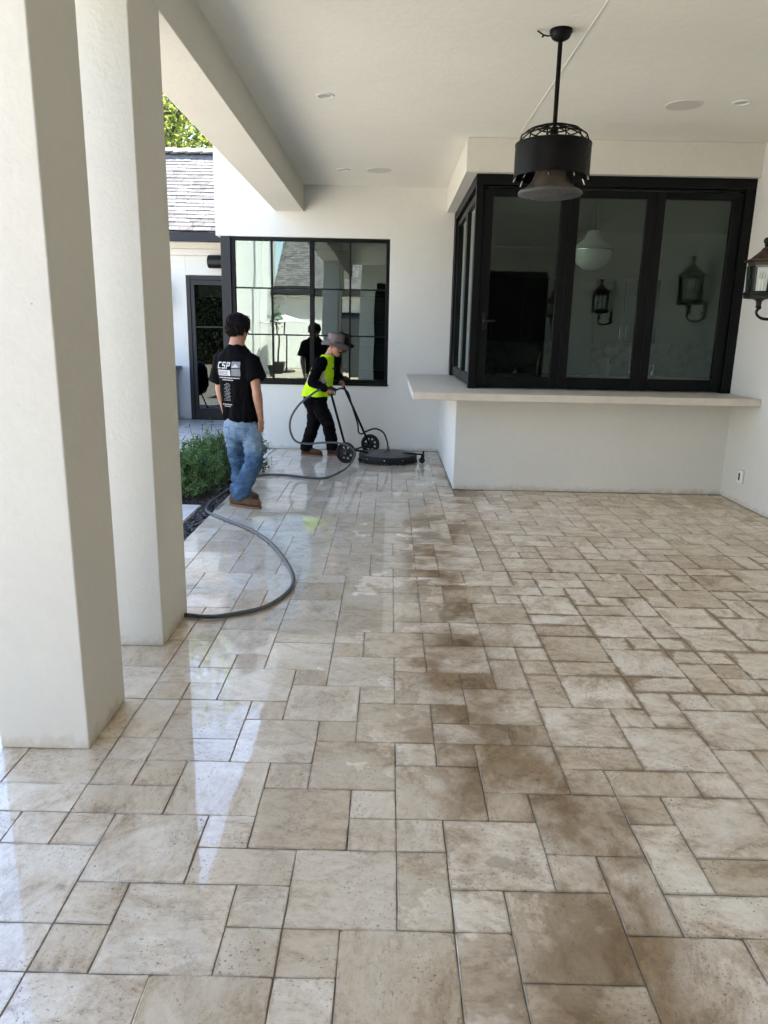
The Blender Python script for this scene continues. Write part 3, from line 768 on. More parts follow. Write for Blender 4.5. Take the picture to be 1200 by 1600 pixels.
# ------------------------------------------------------------------ rooms behind the glass
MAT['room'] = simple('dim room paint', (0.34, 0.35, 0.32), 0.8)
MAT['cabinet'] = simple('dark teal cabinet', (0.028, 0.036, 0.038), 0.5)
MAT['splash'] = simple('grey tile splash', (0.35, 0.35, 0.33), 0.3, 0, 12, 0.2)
MAT['wood'] = simple('dark wood', (0.05, 0.035, 0.025), 0.5, 0, 6, 0.3)
MAT['opal'] = simple('opal glass', (0.72, 0.72, 0.68), 0.25)
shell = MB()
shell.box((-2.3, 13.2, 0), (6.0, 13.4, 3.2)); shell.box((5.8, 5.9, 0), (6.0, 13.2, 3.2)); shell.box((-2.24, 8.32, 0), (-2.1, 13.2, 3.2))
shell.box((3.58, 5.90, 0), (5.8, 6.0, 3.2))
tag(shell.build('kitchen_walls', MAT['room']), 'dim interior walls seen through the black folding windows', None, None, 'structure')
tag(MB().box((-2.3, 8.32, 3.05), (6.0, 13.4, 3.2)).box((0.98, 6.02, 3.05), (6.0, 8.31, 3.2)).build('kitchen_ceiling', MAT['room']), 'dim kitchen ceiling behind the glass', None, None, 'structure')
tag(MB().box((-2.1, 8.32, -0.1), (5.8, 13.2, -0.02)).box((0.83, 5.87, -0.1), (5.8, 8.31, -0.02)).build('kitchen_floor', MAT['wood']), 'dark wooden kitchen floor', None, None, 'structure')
tag(MB().box((-2.255, 8.31, 3.21), (9, 16, 3.75)).box((0.98, 5.87, 3.51), (9, 8.3, 3.75)).box((-2.255, 15.8, 0), (9, 16, 3.2)).box((-2.255, 8.31, 0), (-2.245, 15.8, 3.2)).build('house_roof', MAT['bronze']), 'flat house roof behind the wall', None, None, 'structure')
cab = thing('kitchen_cabinet', 'dark kitchen wall cabinets with slim metal handles behind the bay glass', 'cabinet', (2.2, 9.6, 0))
for k in range(6):
    x = 0.9 + k * 0.5
    if k in (3,): continue
    d = MB().box((x, 9.6, 1.45), (x + 0.494, 9.95, 2.35)).build('cabinet_door', MAT['cabinet'], cab, None, 0.004)
    h = x + (0.45 if k % 2 == 0 else 0.045)
    MB().cyl((h, 9.575, 1.5), (h, 9.575, 1.68), 0.006, n=8).build('handle', MAT['nickel'], d)
MB().box((0.85, 9.4, 0.0), (5.0, 9.95, 0.92)).build('base_unit', MAT['cabinet'], cab)
MB().box((0.83, 9.36, 0.92), (5.0, 9.96, 0.96)).build('worktop', MAT['limestone'], cab)
MB().box((0.83, 9.955, 0.96), (5.0, 9.99, 1.45)).build('backsplash', MAT['splash'], cab)
MB().box((0.83, 9.96, 1.45), (5.0, 10.1, 3.05)).build('back_panel', MAT['room'], cab)
fr = MB().box((2.42, 9.45, 0.97), (2.92, 9.95, 2.6)).build('range_hood', MAT['nickel'], None, None, 0.01)
tag(fr, 'tall brushed metal hood between the dark cabinets', 'range hood')
pend = thing('pendant_lamp', 'white opal globe pendant lamp hanging inside behind the middle bay pane', 'lamp', (2.235, 7.2, 3.05))
pc = Vector((2.235, 7.2, 0))
MB().lathe([(0.05, 2.70), (0.075, 2.69), (0.10, 2.62), (0.20, 2.53), (0.222, 2.49)], pc, 32).build('upper_shade', MAT['opal'], pend, 60)
MB().lathe([(0.215, 2.488), (0.21, 2.42), (0.17, 2.34), (0.10, 2.285), (0.002, 2.27)], pc, 32).build('globe', MAT['opal'], pend, 60)
MB().lathe([(0.226, 2.498), (0.228, 2.49), (0.226, 2.482), (0.20, 2.482), (0.20, 2.498)], pc, 32, closed=True).build('band', MAT['nickel'], pend, 40)
for k in range(3):
    a = k * 2.094 + 0.4
    MB().cyl(pc + Vector((0.07 * math.cos(a), 0.07 * math.sin(a), 2.69)), pc + Vector((0.01 * math.cos(a), 0.01 * math.sin(a), 3.04)), 0.004, n=6).build('chain', MAT['nickel'], pend)
br = random.Random(9)
BLAB = ['clear glass bottle at the left end of the worktop inside', 'dark squat jar beside the clear bottle inside', 'tall slim bottle by the first bay seam inside', 'small pale jar near the middle of the worktop inside', 'shouldered bottle below the pendant lamp inside', 'short tumbler right of the pendant lamp inside', 'tall flask in front of the metal hood inside', 'round carafe behind the right bay pane inside', 'narrow bottle at the far right pane inside']
for k, lb in enumerate(BLAB):
    x = 1.15 + k * 0.34; h = br.uniform(0.14, 0.32); r = br.uniform(0.03, 0.055)
    o = MB().lathe([(r * 0.9, 0.961), (r, 0.975), (r, 0.96 + h * 0.6), (r * 0.4, 0.96 + h * 0.75), (r * 0.38, 0.96 + h), (0.002, 0.96 + h)], (x, 9.5, 0), 16).build('bottle', MAT['opal'] if k % 3 == 0 else MAT['nickel'], None, 50)
    tag(o, lb, 'bottle', 'bottles and jars on the kitchen worktop')
ch = thing('interior_console', 'dark hutch standing inside behind the gridded window', 'cabinet', (-0.35, 11.0, 0))
MB().box((-0.9, 11.0, 0), (0.3, 11.5, 0.9)).build('base', MAT['wood'], ch, None, 0.01)
MB().box((-0.9, 11.3, 0.9), (0.3, 11.5, 2.1)).build('back_board', MAT['cabinet'], ch, None, 0.01)
for z in (1.3, 1.7, 2.08):
    MB().box((-0.88, 11.02, z), (0.28, 11.3, z + 0.03)).build('shelf', MAT['wood'], ch)

# ------------------------------------------------------------------ wing with the door, beyond the courtyard
MAT['shingle'] = simple('grey slate shingle', (0.165, 0.157, 0.15), 0.85, 0, 14, 0.35, 0.3, 60, spec=0.15)
MAT['shingle_dark'] = simple('dark slate shingle', (0.12, 0.113, 0.108), 0.85, 0, 14, 0.35, 0.3, 60, spec=0.15)
MAT['trim'] = simple('cream trim', (0.66, 0.645, 0.60), 0.6)
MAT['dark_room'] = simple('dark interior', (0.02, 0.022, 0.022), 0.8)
MAT['door_glass'] = glass('door glass', (0.35, 0.38, 0.37), 1.6, 0.0, 0.06, 1.5)
def shingles(name, e0, along, up, width, slope_len, expo, parent, seed):
    """courses of separate wedge shaped shingles"""
    e0, along, up = Vector(e0), Vector(along).normalized(), Vector(up).normalized()
    nrm = along.cross(up)
    if nrm.z < 0: nrm = -nrm
    g = random.Random(seed); b = MB()
    rows = int(slope_len / expo)
    for r in range(rows):
        s = -g.random() * 0.2
        while s < width:
            wd = g.uniform(0.16, 0.30)
            a0, a1 = max(s, 0) + 0.004, min(s + wd, width) - 0.004
            if a1 - a0 > 0.02:
                b.m = 0 if g.random() < 0.72 else 1
                j = g.uniform(-0.010, 0.010); th = g.uniform(0.006, 0.013)
                l0, l1 = r * expo + j, (r + 1) * expo + 0.09
                p = [e0 + along * a + up * l for a, l in ((a0, l0), (a1, l0), (a1, l1), (a0, l1))]
                hb = 0.012
                b._add([p[0] + nrm * hb, p[1] + nrm * hb, p[2], p[3], p[0] + nrm * (hb + th), p[1] + nrm * (hb + th), p[2] + nrm * 0.008, p[3] + nrm * 0.008],
                       [(3, 2, 1, 0), (4, 5, 6, 7), (0, 1, 5, 4), (1, 2, 6, 5), (2, 3, 7, 6), (3, 0, 4, 7)])
            s += wd
    o = b.build(name, [MAT['shingle'], MAT['shingle_dark']], parent)
    o['kind'] = 'stuff'
    return o
wing = thing('house_wing', 'white single-storey wing with grey shingle roof and a dark glazed door', 'house', (-4.5, 11.1, 0))
b = MB()
b.box((-8, 11.1, 0), (-3.472, 11.3, 2.95)); b.box((-3.472, 11.1, 2.392), (-2.40, 11.3, 2.95)); b.box((-2.40, 11.1, 0), (-2.262, 11.3, 2.95))
b.build('wall', MAT['white_stucco'], wing, None, 0.004)
MB().box((-8, 11.02, 2.70), (-2.262, 11.099, 2.80)).box((-8, 11.04, 2.80), (-2.262, 11.099, 2.90)).build('frieze_trim', MAT['trim'], wing, None, 0.006)
MB().box((-8, 10.66, 2.895), (-2.262, 11.098, 2.915)).build('soffit_board', MAT['trim'], wing)
MB().box((-8, 10.56, 2.865), (-2.262, 10.655, 3.005)).build('gutter', MAT['bronze'], wing, None, 0.015, 3)
EA, RI = Vector((0, 10.60, 3.02)), Vector((0, 13.0, 4.66))
upv = (RI - EA)
b = MB()
b._add([(-8, EA.y, EA.z - 0.02), (-2.26, EA.y, EA.z - 0.02), (-2.26, RI.y, RI.z - 0.02), (-8, RI.y, RI.z - 0.02), (-8, EA.y + .1, EA.z - 0.10), (-2.26, EA.y + .1, EA.z - 0.10), (-2.26, RI.y, RI.z - 0.12), (-8, RI.y, RI.z - 0.12)],
       [(0, 1, 2, 3), (7, 6, 5, 4), (0, 4, 5, 1), (1, 5, 6, 2), (2, 6, 7, 3), (3, 7, 4, 0)])
b.box((-8, 13.05, 0), (-2.26, 13.25, 4.54))
b.build('roof', MAT['shingle_dark'], wing)
shingles('shingles', (-6.0, EA.y, EA.z), (1, 0, 0), upv, 3.73, upv.length, 0.132, wing, 21)
rc = MB(); x = -6.0; g = random.Random(2)
while x < -2.27:
    w_ = min(0.30, -2.265 - x)
    rc.obox((x + w_ / 2, RI.y - 0.06, RI.z + 0.028 + g.uniform(0, .012)), (w_ / 2 + 0.01, 0, 0.012), (0, 0.10, 0.055), (0, -0.008, 0.012))
    x += 0.27
rc.build('ridge_caps', MAT['shingle'], wing)['kind'] = 'stuff'
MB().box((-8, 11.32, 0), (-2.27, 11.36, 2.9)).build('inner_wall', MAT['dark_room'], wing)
fm = MB()
fm.box((-3.468, 11.075, 0), (-3.40, 11.15, 2.388)); fm.box((-3.40, 11.075, 2.32), (-2.404, 11.15, 2.388)); fm.box((-2.47, 11.075, 0), (-2.404, 11.15, 2.32))
dr_ = fm.build('door', MAT['bronze'], wing, None, 0.004)
lf = MB()
lf.box((-3.397, 11.09, 0.01), (-3.335, 11.14, 2.318)); lf.box((-2.535, 11.09, 0.01), (-2.473, 11.14, 2.318)); lf.box((-3.335, 11.09, 2.24), (-2.535, 11.14, 2.318)); lf.box((-3.335, 11.09, 0.01), (-2.535, 11.14, 0.19))
lf.build('door_leaf', MAT['bronze'], dr_, None, 0.004)
MB().box((-3.333, 11.10, 1.552), (-2.537, 11.13, 1.572)).build('glazing_bar', MAT['bronze'], dr_)
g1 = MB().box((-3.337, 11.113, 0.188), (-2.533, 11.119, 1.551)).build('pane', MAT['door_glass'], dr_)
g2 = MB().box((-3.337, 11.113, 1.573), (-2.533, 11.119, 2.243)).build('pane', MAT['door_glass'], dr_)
MB().box((-3.30, 11.20, 2.05), (-2.55, 11.24, 2.24)).build('roller_blind', MAT['trim'], dr_)
wl = thing('wall_light', 'black cylinder wall light above the glazed door of the wing', 'wall light', (-2.9, 11.0, 2.6))
MB().lathe([(0.075, -0.20), (0.098, -0.19), (0.103, -0.17), (0.103, 0.24), (0.098, 0.26), (0.03, 0.26), (0.02, 0.24)], (-2.86, 10.96, 2.60), 32, 0, (1, 0, 0)).build('cylinder_shade', MAT['dark_plastic'], wl, 40)
MB().box((-2.92, 11.05, 2.54), (-2.80, 11.099, 2.66)).build('bracket', MAT['dark_plastic'], wl)
make_lantern((-3.88, 10.905, 2.03), (0, 1, 0), 'black iron lantern on the wing wall, half hidden by the farther pillar', 'black wall lanterns')
isl = thing('bar_island', 'white outdoor bar island with a grey slab top, mostly hidden behind the pillar', 'bar', (-4.4, 10.6, 0))
MB().box((-6.0, 10.0, 0), (-3.66, 11.07, 0.86)).build('base', MAT['white_stucco'], isl, None, 0.005)
MB().box((-6.05, 9.95, 0.861), (-3.60, 11.095, 0.915)).build('slab_top', simple('grey slab', (0.26, 0.26, 0.26), 0.5, 0, 8, 0.12), isl, None, 0.004)
gr = thing('barrel_grill', 'black rounded grill in front of the bar island, just showing past the pillar', 'grill', (-3.82, 9.55, 0))
MB().lathe([(0.12, 0.28), (0.22, 0.34), (0.27, 0.45), (0.28, 0.58), (0.26, 0.70)], (-3.82, 9.55, 0), 28).build('bowl', MAT['dark_plastic'], gr, 60)
MB().lathe([(0.265, 0.705), (0.25, 0.80), (0.19, 0.89), (0.09, 0.94), (0.04, 0.945), (0.035, 0.98), (0.002, 0.985)], (-3.82, 9.55, 0), 28).build('lid', MAT['dark_plastic'], gr, 60)
for k in range(3):
    a = k * 2.094
    MB().cyl((-3.82 + 0.12 * math.cos(a), 9.55 + 0.12 * math.sin(a), 0.33), (-3.82 + 0.26 * math.cos(a), 9.55 + 0.26 * math.sin(a), 0.0), 0.014, n=8).build('leg', MAT['dark_plastic'], gr)

o = MB().box((-13.3, -8.5, -0.1), (-13.0, 14, 4.2)).build('bounce_wall', MAT['white_stucco'])  # added out of view to bounce warm sunlight into the patio
tag(o, 'unseen tall white wall added far across the courtyard to bounce sunlight into the patio', 'wall')
# ------------------------------------------------------------------ guest house behind the camera (shows in the window panes)
gh = thing('guest_house', 'white guest house with a shingle roof across the pool deck, mirrored in the windows', 'house', (-3, -10, 0))
b = MB()
b.box((-7.1, -10.2, 0), (-4.3, -8.8, 5.2)); b.box((-4.3, -10.2, 0), (8, -10, 2.9))
b.build('wall', MAT['white_stucco'], gh)
MB().box((-4.28, -9.62, 2.78), (8, -9.5, 2.94)).build('gutter', MAT['bronze'], gh)
MB().box((-4.28, -9.998, 2.70), (8, -9.62, 2.74)).build('soffit_board', MAT['trim'], gh)
E2, R2 = Vector((0, -9.55, 2.96)), Vector((0, -13, 5.3)); u2 = R2 - E2
b = MB(); b._add([(-4.28, -9.55, 2.94), (8, -9.55, 2.94), (8, -13, 5.28), (-4.28, -13, 5.28), (-4.28, -9.6, 2.80), (8, -9.6, 2.80), (8, -13, 5.1), (-4.28, -13, 5.1)],
       [(3, 2, 1, 0), (4, 5, 6, 7), (1, 5, 4, 0), (2, 6, 5, 1), (3, 7, 6, 2), (0, 4, 7, 3)])
b.build('roof', MAT['shingle_dark'], gh)
shingles('shingles', (-4.27, E2.y, E2.z), (1, 0, 0), u2, 6.0, u2.length, 0.16, gh, 33)
for xa, xb in ((-2.2, -0.9), (0.6, 2.4)):
    f = MB().box((xa, -10.0, 0.02), (xa + 0.08, -9.94, 2.25)).box((xb - 0.08, -10.0, 0.02), (xb, -9.94, 2.25)).box((xa + 0.08, -10.0, 2.17), (xb - 0.08, -9.94, 2.25)).build('door', MAT['black_metal'], gh)
    MB().box((xa + 0.08, -9.99, 0.02), (xb - 0.08, -9.965, 2.17)).build('pane', MAT['dark_room'], f)
pl = MB()
for xa, xb in ((-5.75, -5.45), (-4.75, -4.55)): pl.box((xa, -8.8, 0), (xb, -8.62, 5.0))
pl.box((-7.1, -8.8, 5.0), (-4.3, -8.6, 5.25))
pl.build('pilasters', MAT['white_stucco'], gh)
pt = thing('planter', 'black square planter with a thin young tree on the deck, mirrored in the gridded window', 'planter', (-3.76, -7.0, 0))
pp = Vector((-3.76, -7.0, 0))
MB().loft([(pp, (0.17, 0.17, 0), (-0.17, 0.17, 0)), (pp + Vector((0, 0, 0.42)), (0.23, 0.23, 0), (-0.23, 0.23, 0))], 4).build('pot', MAT['dark_plastic'], pt)
MB().tube([pp + Vector((0, 0, 0.4)), pp + Vector((0.03, 0, 1.1)), pp + Vector((0, 0, 1.85))], 0.03, 8).build('trunk', MAT['dark_plastic'], pt)
um = thing('patio_umbrella', 'white patio umbrella on the deck, mirrored in the gridded window', 'umbrella', (-3.55, -7.6, 0))
MB().cyl((-3.55, -7.6, 0), (-3.55, -7.6, 2.05), 0.025).build('pole', MAT['black_metal'], um)
MB().lathe([(0.85, 1.84), (0.85, 1.82), (0.45, 1.95), (0.04, 2.07), (0.02, 2.09), (0.002, 2.09)], (-3.55, -7.6, 0), 8).build('canopy', simple('white canvas', (0.75, 0.74, 0.72), 0.8), um)
MB().lathe([(0.3, 0.0), (0.3, 0.05), (0.05, 0.08), (0.03, 0.2)], (-3.55, -7.6, 0), 24).build('base', MAT['dark_plastic'], um, 40)

# ------------------------------------------------------------------ plants
def leafmat(name, col, trans=0.35, var=0.35):
    m, t, p = newmat(name)
    rv = N(t, 'ShaderNodeNewGeometry').outputs['Random Per Island']
    c = ramp(t, rv, [(0, tuple(x * (1 - var) for x in col)), (0.5, col), (1, tuple(x * (1 + var) for x in col))])
    t.links.new(c, p.inputs['Base Color']); p.inputs['Roughness'].default_value = 0.55; p.inputs['Specular IOR Level'].default_value = 0.3
    tl = N(t, 'ShaderNodeBsdfTranslucent'); t.links.new(c, tl.inputs[0])
    mx = N(t, 'ShaderNodeMixShader'); mx.inputs[0].default_value = trans
    t.links.new(p.outputs[0], mx.inputs[1]); t.links.new(tl.outputs[0], mx.inputs[2]); t.links.new(mx.outputs[0], t.nodes['Material Output'].inputs[0])
    return m
MAT['bark'] = simple('bark', (0.06, 0.045, 0.035), 0.9, 0, 12, 0.4, 0.5, 20)
MAT['tree_leaf'] = leafmat('tree leaf', (0.21, 0.245, 0.05), 0.55)
MAT['tree_leaf2'] = leafmat('tree leaf dark', (0.12, 0.16, 0.05), 0.5)
MAT['herb'] = leafmat('herb leaf', (0.085, 0.165, 0.055), 0.35, 0.5)
MAT['herb2'] = leafmat('herb leaf light', (0.17, 0.27, 0.09), 0.4, 0.4)
MAT['added_hedge'] = leafmat('hedge leaf', (0.018, 0.028, 0.012), 0.1)
MAT['stalk'] = simple('dry stalk', (0.07, 0.06, 0.055), 0.8)
def leaf(b, p, d, s, g, wide=0.45):
    """folded leaf of two quads sharing a midrib"""
    d = d.normalized(); a = d.cross(Vector((g.gauss(0, 1), g.gauss(0, 1), g.gauss(0, 1)))).normalized(); n_ = d.cross(a)
    m = p + d * s * 0.5
    b._add([p, m + a * s * wide * 0.5 + n_ * s * 0.1, p + d * s, m - a * s * wide * 0.5 + n_ * s * 0.1], [(0, 1, 2), (0, 2, 3)])
def tree(x, y, h, cr_, seed, label, mat, n):
    g = random.Random(seed)
    t = thing('tree', label, 'tree', (x, y, 0), 'trees behind the wing')
    tb = MB(); top = Vector((x, y, h * 0.62))
    tb.tube([Vector((x, y, -0.1)), Vector((x + 0.05, y, h * 0.2)), Vector((x - 0.1, y + 0.1, h * 0.4)), top], [h * 0.035, h * 0.027, h * 0.022, h * 0.014], 10)
    tips = []
    for k in range(16):
        a = g.uniform(0, 6.28); z0 = g.uniform(0.25, 0.6) * h
        p0 = Vector((x, y, z0)); out = Vector((math.cos(a), math.sin(a), g.uniform(0.25, 1.0))).normalized()
        L = cr_ * g.uniform(0.6, 1.0)
        p1 = p0 + out * L * 0.5 + Vector((0, 0, 0.1 * L)); p2 = p0 + out * L + Vector((0, 0, 0.25 * L))
        tb.tube([p0, p1, p2], [h * 0.011, h * 0.007, h * 0.003], 6)
        for j in range(5):
            q0 = p0.lerp(p2, g.uniform(0.35, 1)); q1 = q0 + Vector((g.gauss(0, 1), g.gauss(0, 1), g.gauss(0.3, 0.7))).normalized() * L * 0.45
            tb.tube([q0, q1], [h * 0.003, h * 0.001], 5); tips += [q1, q0.lerp(q1, 0.6)]
        tips.append(p2)
    tb.build('trunk', MAT['bark'], t, 60)
    cb = MB()
    for k in range(n):
        c0 = tips[g.randrange(len(tips))]
        p = c0 + Vector((g.gauss(0, 1), g.gauss(0, 1), g.gauss(0, 0.8))) * cr_ * 0.13
        leaf(cb, p, Vector((g.gauss(0, 1), g.gauss(0, 1), g.gauss(-0.4, 0.8))), g.uniform(0.09, 0.17), g, 0.6)
    cb.build('crown', mat, t)
tree(-6.2, 19.0, 11.0, 3.6, 41, 'sunlit yellow-green tree rising behind the shingle roof', MAT['tree_leaf'], 17000)
tree(-4.2, 22.5, 10.5, 3.4, 42, 'darker green tree at the right, behind the sunlit one', MAT['tree_leaf2'], 12000)
tree(-9.5, 25.0, 12.0, 4.2, 43, 'farther tree showing between the leaves by the pillar', MAT['tree_leaf'], 9000)

def shrub(x, y, rx, ry, h, n, seed, label, stalks):
    g = random.Random(seed)
    t = thing('shrub', label, 'shrub', (x, y, -0.03), 'herb shrubs in the garden bed')
    fb, sb = MB(), MB()
    for k in range(n):
        a = g.uniform(0, 6.283); rr = math.sqrt(g.random()); zz = g.random() ** 0.75
        prof = math.sqrt(max(0.0, 1 - (zz * 0.98) ** 2.4))
        lump = 0.84 + 0.62 * noise.noise(Vector((math.cos(a) * 2.3 + x * 3, math.sin(a) * 2.3 + y * 3, zz * 2.6)))
        base_ = Vector((x + rx * rr * prof * lump * math.cos(a), y + ry * rr * prof * lump * math.sin(a), h * zz * lump - 0.02))
        d = Vector((math.cos(a) * rr * 0.8, math.sin(a) * rr * 0.8, 0.75)) + Vector((g.gauss(0, .35), g.gauss(0, .35), g.gauss(0, .3)))
        d.normalize()
        fb.m = 0 if g.random() < 0.66 else 1
        L = g.uniform(0.06, 0.15)
        for j in range(6):          # feathery sprig
            q = base_ + d * L * j / 6
            sd_ = d.orthogonal().normalized() if j % 2 else d.cross(d.orthogonal()).normalized()
            for s in (-1, 1):
                leaf(fb, q, d * 0.7 + sd_ * s + Vector((g.gauss(0, .3), g.gauss(0, .3), g.gauss(0, .2))), 0.040 * (1 - j * 0.07), g, 0.42)
    f = fb.build('foliage', [MAT['herb'], MAT['herb2']], t)
    for k in range(14):
        a = g.uniform(0, 6.283); e = Vector((x + rx * 0.7 * math.cos(a), y + ry * 0.7 * math.sin(a), h * 0.6))
        sb.tube([Vector((x + 0.05 * math.cos(a), y + 0.05 * math.sin(a), -0.04)), e], [0.006, 0.003], 5)
    sb.build('stem', MAT['stalk'], t)
    for k in range(stalks):
        a = g.uniform(0, 6.283); b0 = Vector((x + rx * 0.6 * math.cos(a), y + ry * 0.6 * math.sin(a), h * 0.6))
        tip = b0 + Vector((g.uniform(-0.28, 0.16), g.uniform(-0.1, 0.15), g.uniform(0.18, 0.42)))
        kb = MB().tube([b0, b0.lerp(tip, 0.55) + Vector((0.012, 0, 0.01)), tip], [0.0026, 0.0022, 0.0018], 5)
        for j in range(g.randrange(1, 4)):
            q = tip - (tip - b0).normalized() * 0.035 * j
            kb.ell(q, Vector((0.007, 0, 0)), Vector((0, 0.007, 0)), (tip - b0).normalized() * 0.014, 6, 4)
        kb.build('flower_stalk', MAT['stalk'], t)
shrub(-2.02, 5.30, 0.36, 0.42, 0.42, 620, 51, 'feathery green shrub at the front of the bed beside the farther pillar', 5)
shrub(-1.93, 6.00, 0.36, 0.40, 0.44, 560, 52, 'feathery green shrub in the middle of the bed behind the man in jeans', 5)
shrub(-2.55, 5.75, 0.38, 0.45, 0.42, 480, 53, 'feathery green shrub deeper in the bed with dry flower stalks', 6)
shrub(-1.60, 6.45, 0.22, 0.30, 0.40, 330, 54, 'small loose shrub showing to the right of the man in jeans', 2)
gs = random.Random(61); gb = MB()
for k in range(2600):
    x = gs.uniform(-1.712, XL - 0.012); y = gs.uniform(2.6, 6.3)
    if k > 1700: x = gs.uniform(-2.4, -1.6); y = gs.uniform(4.79, 5.1)
    s = gs.uniform(0.006, 0.015)
    a = gs.uniform(0, 3.14)
    gb.obox((x, y, -0.030 + s * 0.6), Vector((math.cos(a), math.sin(a), gs.gauss(0, .3))) * s, Vector((-math.sin(a), math.cos(a), gs.gauss(0, .3))) * s * 0.7, Vector((0, 0, s * 0.6)))
o = gb.build('gravel', simple('black gravel', (0.030, 0.027, 0.026), 0.6, 0, 40, 0.6))
tag(o, 'black gravel along the paving edge', None, None, 'stuff')

# ------------------------------------------------------------------ people
def skinmat(name, col):
    m, t, p = newmat(name)
    nz = noise_tex(t, objco(t), 18, 4)
    t.links.new(ramp(t, nz, [(0.3, tuple(c * 0.85 for c in col)), (0.7, tuple(c * 1.12 for c in col))]), p.inputs['Base Color'])
    p.inputs['Roughness'].default_value = 0.5
    p.inputs['Subsurface Weight'].default_value = 0.08
    p.inputs['Subsurface Radius'].default_value = (0.02, 0.008, 0.004)
    return m
def cloth(name, col, bscale=260, var=0.2, rough=0.85):
    m, t, p = newmat(name)
    co = objco(t)
    nz = noise_tex(t, co, 7, 5, 0.6)
    t.links.new(ramp(t, nz, [(0.3, tuple(c * (1 - var) for c in col)), (0.7, tuple(min(1, c * (1 + var)) for c in col))]), p.inputs['Base Color'])
    p.inputs['Roughness'].default_value = rough; p.inputs['Specular IOR Level'].default_value = 0.06
    p.inputs['Sheen Weight'].default_value = 0.0
    bump(t, p, noise_tex(t, co, bscale, 2), 0.25, 0.002)
    return m
def denim():
    m, t, p = newmat('washed denim')
    co = objco(t)
    nz = noise_tex(t, co, 5, 5, 0.6); fine = noise_tex(t, co, 90, 4, 0.7)
    k = mth(t, 'ADD', mth(t, 'MULTIPLY', nz, 0.7), mth(t, 'MULTIPLY', fine, 0.3))
    at = N(t, 'ShaderNodeAttribute', attribute_name='fade').outputs['Fac']
    k2 = mth(t, 'ADD', k, mth(t, 'MULTIPLY', at, 0.22))
    t.links.new(ramp(t, k2, [(0.36, (0.022, 0.052, 0.11)), (0.55, (0.058, 0.115, 0.20)), (0.76, (0.19, 0.26, 0.34))]), p.inputs['Base Color'])
    p.inputs['Roughness'].default_value = 0.85; p.inputs['Specular IOR Level'].default_value = 0.2
    bump(t, p, fine, 0.3, 0.002)
    return m
MAT['skin'] = skinmat('tanned skin', (0.36, 0.185, 0.115))
MAT['skin2'] = skinmat('reddish skin', (0.40, 0.19, 0.125))
MAT['hair'] = simple('dark hair', (0.006, 0.0035, 0.003), 0.65, 0, 60, 0.5, 0.3, 140, spec=0.12)
MAT['black_cotton'] = cloth('black cotton', (0.0025, 0.0023, 0.003))
MAT['navy'] = cloth('black navy knit', (0.002, 0.002, 0.004))
MAT['trouser'] = cloth('black work trousers', (0.0055, 0.005, 0.0055))
MAT['denim'] = denim()
MAT['boot'] = cloth('brown suede', (0.115, 0.067, 0.038), 200, 0.3)
MAT['boot2'] = cloth('red brown leather', (0.10, 0.045, 0.03), 200, 0.3, 0.6)
MAT['sole'] = simple('tan rubber sole', (0.15, 0.10, 0.065), 0.7, 0, 30, 0.2)
MAT['hivis'] = cloth('hi vis yellow', (0.50, 0.80, 0.015), 200, 0.1, 0.7)
MAT['trimtape'] = simple('grey reflective tape', (0.42, 0.42, 0.42), 0.4)
MAT['pale_trim'] = simple('pale yellow edging', (0.72, 0.80, 0.30), 0.7)
MAT['hat'] = cloth('grey brown canvas', (0.165, 0.135, 0.125), 220, 0.15)
MAT['print'] = simple('white print', (0.42, 0.42, 0.43), 0.7, 0, 60, 0.2)
MAT['print_grey'] = simple('grey print', (0.16, 0.17, 0.19), 0.7, 0, 60, 0.15)

def blob(name, mb, voxel, mat, parent, smooth=4, wrinkle=None, fade=None):
    """union of overlapping closed shapes as one continuous skin"""
    o = mb.build(name, MAT[mat] if isinstance(mat, str) else mat)
    md = o.modifiers.new('r', 'REMESH'); md.mode = 'VOXEL'; md.voxel_size = voxel
    dg = bpy.context.evaluated_depsgraph_get(); dg.update()
    me = bpy.data.meshes.new_from_object(o.evaluated_get(dg))
    bm = bmesh.new(); bm.from_mesh(me)
    for _ in range(smooth): bmesh.ops.smooth_vert(bm, verts=bm.verts, factor=0.5, use_axis_x=True, use_axis_y=True, use_axis_z=True)
    bm.normal_update()
    if wrinkle:
        nn = [v.normal.copy() for v in bm.verts]
        for v, n_ in zip(bm.verts, nn): v.co += n_ * wrinkle(v.co)
    if fade:
        la = bm.verts.layers.float.new('fade')
        for v in bm.verts: v[la] = fade(v.co)
    for f in bm.faces: f.smooth = True
    bm.to_mesh(me); bm.free()
    o.modifiers.clear(); old = o.data; o.data = me; me.name = name
    me.materials.clear(); me.materials.append(MAT[mat] if isinstance(mat, str) else mat)
    bpy.data.meshes.remove(old)
    if parent is not None: put(o, parent)
    return o
def folds(amp, scale, squash=(1, 1, 1), seed=0, extra=None):
    sq = Vector(squash); off = Vector((seed * 3.1, seed * 1.7, seed * 2.3))
    def fn(p):
        q = Vector((p.x * sq.x, p.y * sq.y, p.z * sq.z)) * scale + off
        r = 1 - abs(noise.noise(q)) * 2.2
        r2 = 1 - abs(noise.noise(q * 2.1)) * 2.2
        a = amp * (extra(p) if extra else 1)
        return a * (r * 0.7 + r2 * 0.3 - 0.4)
    return fn

